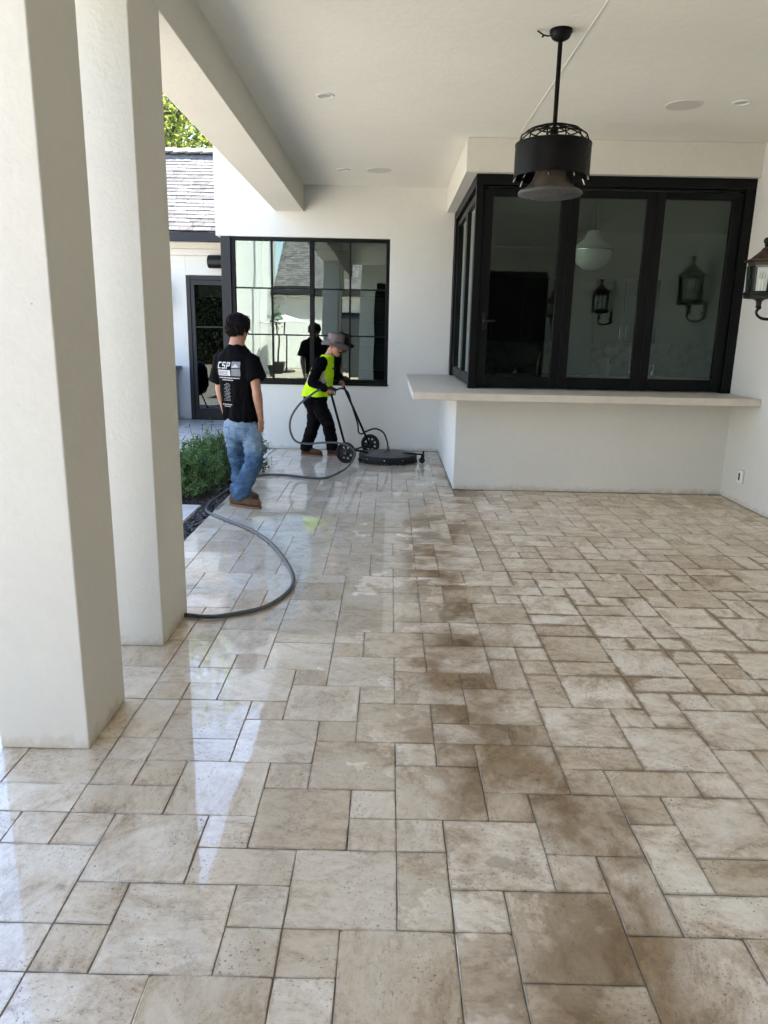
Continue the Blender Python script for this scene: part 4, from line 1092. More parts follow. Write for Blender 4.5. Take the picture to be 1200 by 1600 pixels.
def hand(mb, wrist, fwd, palm, thumb_side, s=1.0, curl=0.5, spread=0.12):
    """palm plus five unequal, bent fingers. fwd: along the hand, palm: normal out of the palm, thumb_side: towards the thumb"""
    f, p, t = Vector(fwd).normalized(), Vector(palm).normalized(), Vector(thumb_side).normalized()
    w_ = Vector(wrist)
    mb.loft([(w_ - f * 0.01 * s, t * 0.024 * s, p * 0.018 * s), (w_ + f * 0.02 * s, t * 0.030 * s, p * 0.016 * s), (w_ + f * 0.055 * s, t * 0.039 * s, p * 0.015 * s), (w_ + f * 0.085 * s, t * 0.040 * s, p * 0.012 * s), (w_ + f * 0.094 * s, t * 0.036 * s, p * 0.008 * s)], 16)
    L = [0.070, 0.080, 0.074, 0.058]
    for k in range(4):
        base_ = w_ + f * (0.086 if k in (1, 2) else 0.080) * s + t * (0.029 - 0.0195 * k) * s
        d = (f + t * spread * (1.2 - 0.8 * k)).normalized()
        q = base_; ang = 0.0; rr = 0.0090 * s if k < 3 else 0.0078 * s
        for j, frac in enumerate((0.45, 0.32, 0.23)):
            ang += curl * (0.75, 1.0, 0.7)[j]
            dd = d * math.cos(ang) + p * math.sin(ang)
            q2 = q + dd * L[k] * frac * s
            mb.cap(q, rr * (1 - 0.08 * j), q2, rr * (1 - 0.08 * (j + 1)), 10)
            q = q2
    b0 = w_ + f * 0.025 * s + t * 0.024 * s + p * 0.004 * s
    b1 = b0 + (f * 0.65 + t * 0.75 + p * 0.35 * (0.4 + curl)).normalized() * 0.040 * s
    b2 = b1 + (f * 0.95 + t * (0.30 - curl * 0.3) + p * (0.2 + curl * 0.6)).normalized() * 0.030 * s
    b3 = b2 + (f * 0.9 - t * curl * 0.2 + p * (0.2 + curl * 0.6)).normalized() * 0.023 * s
    mb.cap(b0, 0.013 * s, b1, 0.0112 * s, 10); mb.cap(b1, 0.011 * s, b2, 0.0098 * s, 10); mb.cap(b2, 0.0098 * s, b3, 0.0085 * s, 10)

def head(mb, c, f, u, s=1.0):
    """skull, jaw, nose, lips, brow and ears; f faces forward, u up"""
    c = Vector(c); f = Vector(f).normalized(); u = (Vector(u) - f * Vector(u).dot(f)).normalized(); r = f.cross(u)
    mb.ell(c + u * 0.022 * s - f * 0.008 * s, r * 0.074 * s, f * 0.094 * s, u * 0.092 * s, 24, 16)
    mb.loft([(c - u * 0.112 * s + f * 0.062 * s, r * 0.018 * s, f * 0.018 * s), (c - u * 0.098 * s + f * 0.056 * s, r * 0.034 * s, f * 0.032 * s), (c - u * 0.07 * s + f * 0.042 * s, r * 0.052 * s, f * 0.046 * s), (c - u * 0.03 * s + f * 0.030 * s, r * 0.063 * s, f * 0.058 * s), (c + u * 0.03 * s + f * 0.02 * s, r * 0.066 * s, f * 0.066 * s)], 20)
    mb.loft([(c + u * 0.012 * s + f * 0.082 * s, r * 0.008 * s, f * 0.008 * s), (c - u * 0.012 * s + f * 0.096 * s, r * 0.010 * s, f * 0.011 * s), (c - u * 0.030 * s + f * 0.101 * s, r * 0.014 * s, f * 0.013 * s), (c - u * 0.041 * s + f * 0.092 * s, r * 0.012 * s, f * 0.010 * s)], 12)
    mb.ell(c - u * 0.060 * s + f * 0.082 * s, r * 0.024 * s, f * 0.012 * s, u * 0.007 * s, 12, 8)
    mb.ell(c - u * 0.073 * s + f * 0.080 * s, r * 0.021 * s, f * 0.011 * s, u * 0.007 * s, 12, 8)
    for sg in (-1, 1):
        mb.ell(c + u * 0.026 * s + f * 0.078 * s + r * sg * 0.030 * s, r * 0.024 * s, f * 0.012 * s, u * 0.009 * s, 12, 8)
        mb.ell(c - u * 0.018 * s + f * 0.066 * s + r * sg * 0.040 * s, r * 0.02 * s, f * 0.018 * s, u * 0.016 * s, 12, 8)
        mb.ell(c - u * 0.010 * s - f * 0.012 * s + r * sg * 0.077 * s, r * 0.008 * s + f * -0.004 * s, f * 0.018 * s, u * 0.031 * s, 12, 8)

def on_surface(bv, pt, dirv, off):
    hit = bv.ray_cast(Vector(pt), Vector(dirv))
    return None if hit[0] is None else hit[0] - Vector(dirv).normalized() * off
def bvh_of(o):
    me = o.data
    off = Vector((0, 0, 0))
    return BVHTree.FromPolygons([v.co.copy() for v in me.vertices], [tuple(p.vertices) for p in me.polygons])
def decal(name, quads, bv, org, rgt, up, dirv, mat, parent, off=0.0025, step=0.008):
    """flat print laid on cloth: small rectangles (u0, v0, u1, v1, skew) dropped onto the surface along dirv"""
    b = MB()
    for u0, v0, u1, v1, sk in quads:
        nu = max(1, int((u1 - u0) / step)); nv = max(1, int((v1 - v0) / step))
        grid = []
        for i in range(nu + 1):
            col_ = []
            for j in range(nv + 1):
                u_ = u0 + (u1 - u0) * i / nu; v_ = v0 + (v1 - v0) * j / nv
                u_ += sk * (v_ - v0)
                col_.append(on_surface(bv, org + rgt * u_ + up * v_ - dirv * 0.4, dirv, off))
            grid.append(col_)
        for i in range(nu):
            for j in range(nv):
                q = [grid[i][j], grid[i + 1][j], grid[i + 1][j + 1], grid[i][j + 1]]
                if all(x is not None for x in q):
                    b._add(q, [(0, 1, 2, 3)])
    return b.build(name, mat, parent)
def boot(mb, sb, heel, toe, ankle, s=1.0):
    heel, toe, ankle = Vector(heel), Vector(toe), Vector(ankle)
    d = (toe - heel); L = d.length; d.normalize(); sd_ = Vector((-d.y, d.x, 0)).normalized(); u = Vector((0, 0, 1))
    def sec(t_, w_, h, z): return (heel + d * L * t_ + u * z, sd_ * w_, u * h)
    mb.loft([sec(0.0, 0.022, 0.030, 0.055), sec(0.05, 0.034, 0.045, 0.065), sec(0.2, 0.040, 0.052, 0.072), sec(0.42, 0.043, 0.046, 0.068), sec(0.62, 0.048, 0.036, 0.058), sec(0.82, 0.047, 0.030, 0.052), sec(0.95, 0.034, 0.023, 0.045), sec(1.0, 0.015, 0.012, 0.04)], 18, 2.4)
    mb.cap(heel + d * L * 0.2 + u * 0.07, 0.044, ankle, 0.05, 16)
    n = 28; o = []
    for j in range(n):
        q = 2 * math.pi * j / n
        t_ = 0.5 - 0.52 * math.cos(q)
        wv = 0.050 * (abs(math.sin(q)) ** 0.6) * (1.0 if math.sin(q) > 0 else -1.0) * (0.84 + 0.16 * math.sin(math.pi * (t_ - 0.35)))
        o.append(heel + d * L * t_ + sd_ * wv)
    sb.rings([[p + u * 0.0 for p in o], [p + u * 0.008 for p in o], [p + u * 0.022 for p in o]])

# --- man in jeans seen from behind
man = thing('person', 'person in a black printed T-shirt and blue jeans, standing with the back turned', 'person', (-1.34, 4.83, 0), 'two workers on the patio')
F = Vector((0.47, 0.883, 0)); Rt = Vector((0.883, -0.47, 0)); UP = Vector((0, 0, 1))
sk = MB()
hc = Vector((-1.352, 4.835, 1.545)); hf = Vector((0.55, 0.80, -0.28))
head(sk, hc, hf, UP, 0.98)
sk.loft([((-1.368, 4.80, 1.34), Rt * 0.085, F * 0.07), ((-1.366, 4.80, 1.40), Rt * 0.072, F * 0.066), ((-1.362, 4.815, 1.45), Rt * 0.063, F * 0.062), ((-1.355, 4.83, 1.52), Rt * 0.060, F * 0.062)], 18)
sk.loft([((-1.34, 4.80, 0.76), Rt * 0.14, F * 0.10), ((-1.345, 4.80, 1.0), Rt * 0.135, F * 0.095), ((-1.36, 4.80, 1.22), Rt * 0.155, F * 0.10), ((-1.366, 4.80, 1.33), Rt * 0.14, F * 0.075), ((-1.368, 4.80, 1.38), Rt * 0.06, F * 0.05)], 20)
def arm(mb, sh, el, wr, r0=0.050, r1=0.042, r2=0.027):
    sh, el, wr = Vector(sh), Vector(el), Vector(wr)
    d = (el - sh).normalized(); a = d.orthogonal().normalized(); b = d.cross(a)
    mb.cap(sh, r0, el, r1 * 0.93, 16)
    d2 = (wr - el).normalized(); a2 = d2.orthogonal().normalized(); b2 = d2.cross(a2)
    mb.loft([(el - d2 * 0.02, a2 * r1 * 0.9, b2 * r1 * 0.9), (el + d2 * 0.03, a2 * r1 * 1.02, b2 * r1), (el.lerp(wr, 0.3), a2 * r1 * 1.0, b2 * r1 * 0.98), (el.lerp(wr, 0.7), a2 * r2 * 1.2, b2 * r2 * 1.15), (wr, a2 * r2, b2 * r2 * 0.95), (wr + d2 * 0.02, a2 * r2, b2 * r2 * 0.9)], 16)
shR_, elR_, wrR_ = (-1.222, 4.715, 1.285), (-1.178, 4.665, 1.03), (-1.158, 4.715, 0.80)
shL_, elL_, wrL_ = (-1.520, 4.885, 1.285), (-1.552, 4.93, 1.03), (-1.525, 5.00, 0.80)
arm(sk, shR_, elR_, wrR_); arm(sk, shL_, elL_, wrL_)
hand(sk, wrR_, (0.01, 0.12, -1), -Rt, F, 0.98, 0.32)
hand(sk, wrL_, (0.10, 0.15, -1), Rt, F, 0.98, 0.35)
sk.cap((-1.255, 4.765, 0.74), 0.06, (-1.228, 4.74, 0.43), 0.045); sk.cap((-1.228, 4.74, 0.43), 0.045, (-1.345, 4.738, 0.10), 0.036)
sk.cap((-1.42, 4.86, 0.74), 0.06, (-1.41, 4.92, 0.42), 0.045); sk.cap((-1.41, 4.92, 0.42), 0.045, (-1.428, 5.005, 0.10), 0.036)
sk.cap((-1.27, 4.77, 0.76), 0.075, (-1.42, 4.86, 0.76), 0.075)
blob('body', sk, 0.0055, 'skin', man, 3)
# hair
hb = MB(); hu = (UP - hf.normalized() * UP.dot(hf.normalized())).normalized(); hr_ = hf.normalized().cross(hu); hfn = hf.normalized()
hb.ell(hc + hu * 0.034 - hfn * 0.014, hr_ * 0.094, hfn * 0.103, hu * 0.093, 26, 18)
hb.ell(hc - hu * 0.014 - hfn * 0.042, hr_ * 0.086, hfn * 0.072, hu * 0.070, 22, 14)
hb.ell(hc + hu * 0.075 + hfn * 0.005, hr_ * 0.076, hfn * 0.080, hu * 0.05, 22, 14)
for sg in (-1, 1): hb.ell(hc + hr_ * 0.072 * sg + hu * 0.034 - hfn * 0.022, hr_ * 0.014, hfn * 0.045, hu * 0.03, 12, 8)
hn = folds(0.010, 22, (1, 1, 0.45), 4)
hair_o = blob('hair', hb, 0.006, 'hair', man, 2, lambda p: hn(p) + 0.004 * noise.noise(p * 60))
tb_ = MB(); hg_ = random.Random(13)
vsn = [(v.co.copy(), v.normal.copy()) for v in hair_o.data.vertices if (v.co - hc).dot(hu) < 0.115]
for k in range(900):
    p, n_ = vsn[hg_.randrange(len(vsn))]
    d = (Vector((hg_.gauss(0, .25), hg_.gauss(0, .25), -1)) - n_ * (-n_.z)).normalized() + n_ * hg_.uniform(0.05, 0.40)
    L = hg_.uniform(0.012, 0.030); d.normalize()
    tb_.tube([p - d * 0.006, p + d * L * 0.5, p + d * L], [0.0035, 0.0026, 0.0006], 4)
ts_ = tb_.build('strands', MAT['hair'], hair_o, 60); ts_['kind'] = 'stuff'
# shirt
sh = MB()
sh.loft([((-1.335, 4.80, 0.768), Rt * 0.176, F * 0.135), ((-1.337, 4.80, 0.80), Rt * 0.174, F * 0.134), ((-1.345, 4.80, 0.95), Rt * 0.170, F * 0.128), ((-1.352, 4.80, 1.10), Rt * 0.178, F * 0.126), ((-1.36, 4.80, 1.22), Rt * 0.200, F * 0.130), ((-1.365, 4.80, 1.305), Rt * 0.188, F * 0.110), ((-1.368, 4.80, 1.355), Rt * 0.135, F * 0.090), ((-1.368, 4.802, 1.40), Rt * 0.078, F * 0.07), ((-1.366, 4.803, 1.415), Rt * 0.064, F * 0.063)], 26, 2.3)
for (a_, b_, tip) in ((shR_, elR_, Vector((-1.172, 4.672, 1.125))), (shL_, elL_, Vector((-1.556, 4.93, 1.085)))):
    a_ = Vector(a_); d = (tip - a_).normalized(); s1 = d.orthogonal().normalized(); s2 = d.cross(s1)
    ins = (Vector((-1.366, 4.80, 1.32)) - a_) * 0.45
    sh.cap(a_ + ins, 0.068, a_ + Vector((0, 0, -0.015)), 0.072, 18); sh.loft([(a_ + Vector((0, 0, 0.015)), s1 * 0.066, s2 * 0.066), (a_ + Vector((0, 0, -0.03)), s1 * 0.074, s2 * 0.074), (a_.lerp(tip, 0.5), s1 * 0.077, s2 * 0.077), (tip, s1 * 0.090, s2 * 0.090)], 20)
sf = folds(0.016, 6.5, (1.6, 1.6, 0.5), 2, lambda p: 0.35 + 1.1 * max(0, min(1, (1.2 - p.z) / 0.4)))
shirt = blob('t_shirt', sh, 0.007, 'black_cotton', man, 4, sf)
# jeans: hips and two baggy legs, stacked creases at knee and hem
jn = MB()
jn.loft([((-1.337, 4.80, 0.83), Rt * 0.158, F * 0.115), ((-1.337, 4.80, 0.76), Rt * 0.165, F * 0.125), ((-1.338, 4.80, 0.68), Rt * 0.172, F * 0.135), ((-1.342, 4.805, 0.62), Rt * 0.168, F * 0.128), ((-1.345, 4.81, 0.585), Rt * 0.13, F * 0.09)], 24, 2.2)
def leg(mb, pts):
    secs = []
    for i, (p, r) in enumerate(pts):
        p = Vector(p); q = Vector(pts[min(i + 1, len(pts) - 1)][0]) - Vector(pts[max(i - 1, 0)][0]); q.normalize()
        a = Vector((1, 0, 0)); a = (a - q * a.dot(q)).normalized(); b = q.cross(a)
        secs.append((p, a * r, b * r * 1.05))
    mb.loft(secs, 20)
leg(jn, [((-1.258, 4.76, 0.74), 0.087), ((-1.248, 4.755, 0.62), 0.092), ((-1.228, 4.745, 0.52), 0.083), ((-1.222, 4.735, 0.43), 0.078), ((-1.258, 4.73, 0.33), 0.076), ((-1.315, 4.73, 0.22), 0.076), ((-1.340, 4.735, 0.14), 0.076), ((-1.348, 4.74, 0.075), 0.078)])
leg(jn, [((-1.415, 4.85, 0.74), 0.085), ((-1.425, 4.86, 0.62), 0.086), ((-1.42, 4.885, 0.52), 0.076), ((-1.41, 4.92, 0.42), 0.070), ((-1.405, 4.955, 0.30), 0.070), ((-1.42, 4.985, 0.20), 0.068), ((-1.428, 5.00, 0.08), 0.070)])
jf1 = folds(0.019, 12, (0.75, 0.75, 1.8), 6, lambda p: 0.35 + 1.0 * math.exp(-((p.z - 0.46) / 0.09) ** 2) + 1.15 * max(0, (0.27 - p.z) / 0.2))
jeans = blob('jeans', jn, 0.0065, 'denim', man, 4, jf1, lambda p: max(0, min(1, (p.z - 0.42) / 0.25)))
jb = bvh_of(jeans)
ob = MB(); org = Vector((-1.34, 4.80, 0)); 
pk = []
for s0 in (-0.115, 0.035):
    pk.append((s0, 0.60, s0 + 0.08, 0.604, 0)); pk.append((s0, 0.705, s0 + 0.085, 0.709, 0)); pk.append((s0, 0.60, s0 + 0.004, 0.705, 0)); pk.append((s0 + 0.081, 0.60, s0 + 0.085, 0.705, 0))
decal('pocket_seams', pk, jb, org, Rt, UP, F, simple('dark seam', (0.02, 0.04, 0.08), 0.9), jeans, 0.002, 0.02)['kind'] = 'stuff'
bb, bs = MB(), MB()
boot(bb, bs, (-1.455, 4.775, 0), (-1.165, 4.655, 0), (-1.352, 4.74, 0.125))
boot(bb, bs, (-1.50, 5.04, 0), (-1.235, 4.945, 0), (-1.428, 5.01, 0.125))
bt = blob('boots', bb, 0.006, 'boot', man, 2)
bs.build('soles', MAT['sole'], bt, 40)
# back print
sb_ = bvh_of(shirt)
org = Vector((-1.362, 4.80, 0)) 
PR = []
def glyph(x, y, w_, h, segs, sk_=0.22, th=0.016):
    for a, b, c, d in segs:
        PR.append((x + a * w_, y + b * h, x + c * w_, y + d * h, 0))
t_ = 0.19
C_ = [(0, 0, 1, t_), (0, 1 - t_, 1, 1), (0, t_, 0.30, 1 - t_)]
S_ = [(0, 0, 1, .18), (0, .41, 1, .59), (0, .82, 1, 1), (0, .59, .27, .82), (.73, .18, 1, .41)]
P_ = [(0, 0, .27, 1), (.27, 0.82, 1, 1), (.27, .38, 1, .56), (.73, .56, 1, .82)]
X0 = -0.128
for i, G in enumerate((C_, S_, P_)):
    for a, b, c, d in G:
        w_, h = 0.040, 0.056
        PR.append((X0 + i * 0.051 + a * w_ + 0.012 * b, 1.210 + b * h, X0 + i * 0.051 + c * w_ + 0.012 * b, 1.210 + d * h, 0.22))
decal('print_letters', PR, sb_, org, Rt, UP, F, MAT['print'], shirt, 0.003, 0.004)
PR = [(0.036, 1.218, 0.118, 1.272, 0), (0.036, 1.152, 0.118, 1.212, 0)]
decal('print_panels', PR, sb_, org, Rt, UP, F, MAT['print_grey'], shirt, 0.0028, 0.008)
gp = random.Random(4)
PR = []
for k in range(9):                        # mountain emblem in the upper panel
    PR.append((0.040 + 0.0045 * k, 1.224 + 0.0035 * k, 0.102 - 0.0030 * k, 1.2275 + 0.0035 * k, 0))
x = X0
PR.append((-0.004, 1.152, 0.026, 1.200, 0)); PR.append((X0 + 0.004, 1.188, -0.006, 1.200, 0)); PR.append((X0 + 0.004, 1.152, -0.006, 1.160, 0))
while x < -0.01:
    w_ = gp.uniform(0.006, 0.012)
    for v0, v1 in ((1.178, 1.186), (1.163, 1.176)): PR.append((x, v0, x + w_, v1, 0))
    x += w_ + 0.003
def line(x0, x1, v, h, gmin, gmax, gap):
    x = x0
    while x < x1:
        w_ = gp.uniform(gmin, gmax)
        PR.append((x, v, min(x + w_, x1), v + h * gp.uniform(0.75, 1), 0)); x += w_ + gap
line(-0.120, 0.112, 1.130, 0.010, 0.006, 0.014, 0.003)
line(-0.078, 0.052, 1.112, 0.009, 0.006, 0.014, 0.003)
for k in range(13):
    hw = 0.016 + 0.024 * abs(math.sin(k * 1.9))
    line(-0.022 - hw, -0.022 + hw, 1.085 - k * 0.0120, 0.0036, 0.004, 0.012, 0.005)
line(-0.080, 0.035, 0.905, 0.008, 0.006, 0.013, 0.003)
line(-0.06, 0.015, 0.889, 0.007, 0.006, 0.013, 0.003)
decal('print_lines', PR, sb_, org, Rt, UP, F, MAT['print'], shirt, 0.0036, 0.01)['kind'] = 'stuff'

# --- worker in the vest pushing the cleaner
wk = thing('person', 'person in a yellow vest, grey bucket hat and black trousers pushing the surface cleaner', 'person', (-0.9, 7.47, 0), 'two workers on the patio')
F = Vector((0.94, -0.34, 0)).normalized(); Rt = Vector((-0.34, -0.94, 0)).normalized()
b1p, b2p = Vector((-0.748, 7.14, 0.852)), Vector((-0.645, 7.69, 0.915))      # grips
sk = MB()
hc = Vector((-0.715, 7.39, 1.362)); hf = (F * 0.95 + Vector((0.10, -0.12, -0.30))).normalized()
head(sk, hc, hf, UP, 0.98)
sk.loft([((-0.825, 7.42, 1.18), Rt * 0.08, F * 0.07), ((-0.79, 7.415, 1.245), Rt * 0.058, F * 0.062), ((-0.75, 7.40, 1.31), Rt * 0.053, F * 0.058), ((-0.735, 7.395, 1.35), Rt * 0.05, F * 0.055)], 18)
sk.loft([((-0.955, 7.455, 0.72), Rt * 0.135, F * 0.10), ((-0.93, 7.45, 0.90), Rt * 0.135, F * 0.10), ((-0.875, 7.435, 1.08), Rt * 0.15, F * 0.10), ((-0.84, 7.425, 1.17), Rt * 0.14, F * 0.075), ((-0.815, 7.42, 1.22), Rt * 0.06, F * 0.05)], 20)
wsR, weR, wwR = Vector((-0.885, 7.245, 1.165)), Vector((-0.965, 7.175, 0.945)), Vector((-0.805, 7.125, 0.872))
wsL, weL, wwL = Vector((-0.785, 7.595, 1.165)), Vector((-0.80, 7.715, 0.985)), Vector((-0.712, 7.715, 0.925))
arm(sk, wsR, weR, wwR, 0.048, 0.04, 0.027); arm(sk, wsL, weL, wwL, 0.048, 0.04, 0.027)
hand(sk, wwR, (0.85, 0.12, -0.30), (-0.25, 0.35, -0.85), (0.35, 0.35, 0.45), 0.95, 1.05, 0.05)
hand(sk, wwL, (0.92, -0.15, -0.20), (-0.2, -0.3, -0.9), (0.3, -0.5, 0.5), 0.95, 1.05, 0.05)
hipB, hipF = Vector((-0.975, 7.53, 0.74)), Vector((-0.93, 7.38, 0.74))
kB, aB = Vector((-0.985, 7.535, 0.42)), Vector((-1.085, 7.54, 0.10))
kF, aF = Vector((-0.795, 7.44, 0.42)), Vector((-0.755, 7.56, 0.10))
sk.cap(hipB, 0.07, kB, 0.05); sk.cap(kB, 0.05, aB, 0.038); sk.cap(hipF, 0.07, kF, 0.05); sk.cap(kF, 0.05, aF, 0.038); sk.cap(hipB, 0.07, hipF, 0.07)
blob('body', sk, 0.0055, 'skin2', wk, 3)
fc_ = MB(); u_ = (UP - hf * UP.dot(hf)).normalized(); r_ = hf.cross(u_)
for sg in (-1, 1):
    fc_.ell(hc + u_ * 0.008 + hf * 0.083 + r_ * sg * 0.030, r_ * 0.013, hf * 0.008, u_ * 0.006, 12, 8)
    fc_.ell(hc + u_ * 0.027 + hf * 0.088 + r_ * sg * 0.030, r_ * 0.020, hf * 0.006, u_ * 0.004, 10, 6)
fc_.ell(hc - u_ * 0.052 + hf * 0.090, r_ * 0.028, hf * 0.010, u_ * 0.008, 12, 8)
fc_.build('facial_hair', MAT['hair'], wk, 60)
hb = MB()
hb.ell(hc + u_ * 0.012 - hf * 0.035, r_ * 0.079, hf * 0.070, u_ * 0.062, 22, 14)
blob('hair', hb, 0.006, 'hair', wk, 2)
# jumper with long sleeves
jp = MB()
jp.loft([((-0.965, 7.455, 0.66), Rt * 0.165, F * 0.135), ((-0.96, 7.455, 0.70), Rt * 0.165, F * 0.14), ((-0.935, 7.45, 0.85), Rt * 0.162, F * 0.135), ((-0.88, 7.435, 1.06), Rt * 0.17, F * 0.12), ((-0.845, 7.425, 1.16), Rt * 0.165, F * 0.095), ((-0.82, 7.42, 1.215), Rt * 0.10, F * 0.075), ((-0.80, 7.417, 1.25), Rt * 0.062, F * 0.064)], 24, 2.2)
for a_, e_, w2 in ((wsR, weR, wwR), (wsL, weL, wwL)):
    jp.cap(a_, 0.073, e_, 0.060, 18); jp.cap(e_, 0.060, w2 - (w2 - e_).normalized() * 0.01, 0.043, 18)
    jp.cap(a_ + (Vector((-0.84, 7.425, 1.17)) - a_) * 0.5, 0.075, a_, 0.073, 16)
jumper = blob('jumper', jp, 0.007, 'navy', wk, 3, folds(0.008, 9, (1, 1, 1), 8))
# vest
vs = MB()
vs.loft([((-0.935, 7.45, 0.765), Rt * 0.188, F * 0.185), ((-0.930, 7.45, 0.80), Rt * 0.187, F * 0.178), ((-0.905, 7.445, 0.92), Rt * 0.182, F * 0.150), ((-0.882, 7.437, 1.00), Rt * 0.178, F * 0.138), ((-0.868, 7.435, 1.08), Rt * 0.140, F * 0.134), ((-0.842, 7.425, 1.16), Rt * 0.118, F * 0.110), ((-0.815, 7.42, 1.225), Rt * 0.105, F * 0.085), ((-0.795, 7.416, 1.258), Rt * 0.074, F * 0.072)], 28, 2.4)
vest = blob('vest', vs, 0.007, 'hivis', wk, 3, folds(0.010, 7, (1.5, 1.5, 0.6), 12, lambda p: 0.4 + 1.2 * max(0, min(1, (0.95 - p.z) / 0.2))))
vb = bvh_of(vest)
vo = Vector((-0.885, 7.437, 0))
dn = -Rt     # from the camera side
decal('reflective_band', [(-0.20, 0.925, 0.20, 0.972, 0)], vb, vo, F, UP, dn, MAT['trimtape'], vest, 0.003, 0.012)
decal('reflective_stripe', [(0.072, 0.975, 0.108, 1.15, -0.05)], vb, vo, F, UP, dn, MAT['trimtape'], vest, 0.003, 0.012)
decal('armhole_edging', [(0.005, 1.03, 0.018, 1.225, 0.10), (-0.122, 0.96, -0.108, 1.20, 0.30)], vb, vo, F, UP, dn, MAT['pale_trim'], vest, 0.0035, 0.01)
MB().obox(Vector((-0.728, 7.33, 1.10)), F * 0.004, Rt * 0.012, UP * 0.014).build('zip_tab', MAT['dark_plastic'], vest)
# trousers
tp = MB()
tp.loft([((-0.955, 7.455, 0.82), Rt * 0.14, F * 0.115), ((-0.955, 7.455, 0.72), Rt * 0.155, F * 0.13), ((-0.955, 7.455, 0.64), Rt * 0.155, F * 0.13), ((-0.95, 7.455, 0.59), Rt * 0.12, F * 0.10)], 24)
leg(tp, [(hipB, 0.092), ((-0.975, 7.53, 0.58), 0.094), (kB, 0.084), ((-1.03, 7.54, 0.26), 0.078), ((-1.075, 7.54, 0.14), 0.076), ((-1.085, 7.54, 0.06), 0.077)])
leg(tp, [(hipF, 0.092), ((-0.875, 7.40, 0.58), 0.094), (kF, 0.082), ((-0.77, 7.51, 0.26), 0.076), ((-0.755, 7.555, 0.15), 0.074), ((-0.752, 7.56, 0.085), 0.074)])
blob('trousers', tp, 0.0065, 'trouser', wk, 3, folds(0.011, 10, (0.8, 0.8, 1.6), 15))
bb, bs = MB(), MB()
boot(bb, bs, (-1.145, 7.56, 0), (-0.875, 7.50, 0), (-1.085, 7.54, 0.12))
boot(bb, bs, (-0.815, 7.58, 0), (-0.555, 7.52, 0), (-0.755, 7.56, 0.12))
bt = blob('boots', bb, 0.006, 'boot2', wk, 2)
bs.build('soles', MAT['sole'], bt, 40)
# hat
hh = thing('bucket_hat', 'grey brown canvas bucket hat on the head of the person in the vest', 'hat', hc)
ax = (u_ + Vector((0.02, 0, 0.25))).normalized()
top = hc + u_ * 0.040 - hf * 0.004
hm = MB().lathe([(0.166, -0.030), (0.142, -0.012), (0.122, 0.000), (0.108, 0.008), (0.105, 0.04), (0.101, 0.093), (0.094, 0.108), (0.06, 0.113), (0.002, 0.114), (0.002, 0.107), (0.088, 0.100), (0.096, 0.085), (0.101, 0.010), (0.120, -0.005), (0.141, -0.017), (0.166, -0.034)], top, 36, 0, ax)
ho = hm.build('crown', MAT['hat'], hh, 50)
bm = bmesh.new(); bm.from_mesh(ho.data)
for v in bm.verts:
    d = v.co - top
    rr = (d - ax * d.dot(ax)).length
    v.co += ax * 0.030 * max(0, (rr - 0.10) / 0.07) * math.sin(3 * math.atan2(d.y, d.x) + 0.6) * 0.6 + d.normalized() * 0.006 * noise.noise(v.co * 16)
bm.to_mesh(ho.data); bm.free()
MB().lathe([(0.108, 0.012), (0.109, 0.016), (0.1075, 0.030), (0.1052, 0.030)], top, 36, 0, ax).build('hat_band', simple('dark band', (0.05, 0.045, 0.045), 0.9), hh, 40)
for k in range(2):
    for sg in (-1, 1):
        e = (Rt * 0.98 + F * 0.25 * (k * 2 - 1)).normalized() * sg
        e = (e - ax * e.dot(ax)).normalized()
        MB().cyl(top + e * 0.100 + ax * 0.07, top + e * 0.1095 + ax * 0.07, 0.004, n=10).build('eyelet', MAT['nickel'], hh)

# ------------------------------------------------------------------ surface cleaner
MAT['deck_top'] = simple('scuffed grey deck', (0.085, 0.085, 0.086), 0.5, 0.0, 7, 0.85, 0.2, 60)
MAT['rubber'] = simple('black rubber', (0.007, 0.007, 0.0075), 0.6, 0, 30, 0.3, spec=0.3)
MAT['hose_grey'] = simple('grey hose', (0.075, 0.075, 0.078), 0.5, 0, 60, 0.15)
sc_ = thing('surface_cleaner', 'black round wheeled surface cleaner with two long handle bars and a looped feed pipe', 'surface cleaner', (-0.05, 7.29, 0))
H = Vector((0.94, -0.34, 0)).normalized(); A = Vector((0.34, 0.94, 0)).normalized()
dc = Vector((-0.048, 7.285, 0))
MB().lathe([(0.335, 0.090), (0.352, 0.086), (0.357, 0.078), (0.357, 0.042), (0.352, 0.037), (0.340, 0.035), (0.335, 0.040), (0.335, 0.080)], dc, 64, closed=True).build('rim', MAT['rubber'], sc_, 35)
MB().lathe([(0.336, 0.082), (0.334, 0.094), (0.29, 0.102), (0.20, 0.108), (0.09, 0.111), (0.002, 0.112), (0.002, 0.07)], dc, 64).build('deck', MAT['deck_top'], sc_, 40)
br_ = MB().lathe([(0.338, 0.041), (0.346, 0.041), (0.356, 0.012), (0.350, 0.010)], dc, 64, closed=True); g = random.Random(8)
for k in range(260):
    a = g.uniform(0, 6.283); rr = g.uniform(0.336, 0.35)
    p = dc + Vector((math.cos(a) * rr, math.sin(a) * rr, 0.040))
    q = p + Vector((math.cos(a) * g.uniform(0.004, 0.022), math.sin(a) * g.uniform(0.004, 0.022), -0.036))
    br_.tube([p, q], [0.006, 0.004], 5)
br_.build('brush_skirt', MAT['rubber'], sc_)['kind'] = 'stuff'
for k in range(10):
    a = k * 0.628 + 0.2
    d = Vector((math.cos(a), math.sin(a), 0))
    MB().cyl(dc + d * 0.355 + Vector((0, 0, 0.06)), dc + d * 0.362 + Vector((0, 0, 0.06)), 0.007, n=8).build('bolt', MAT['nickel'], sc_)
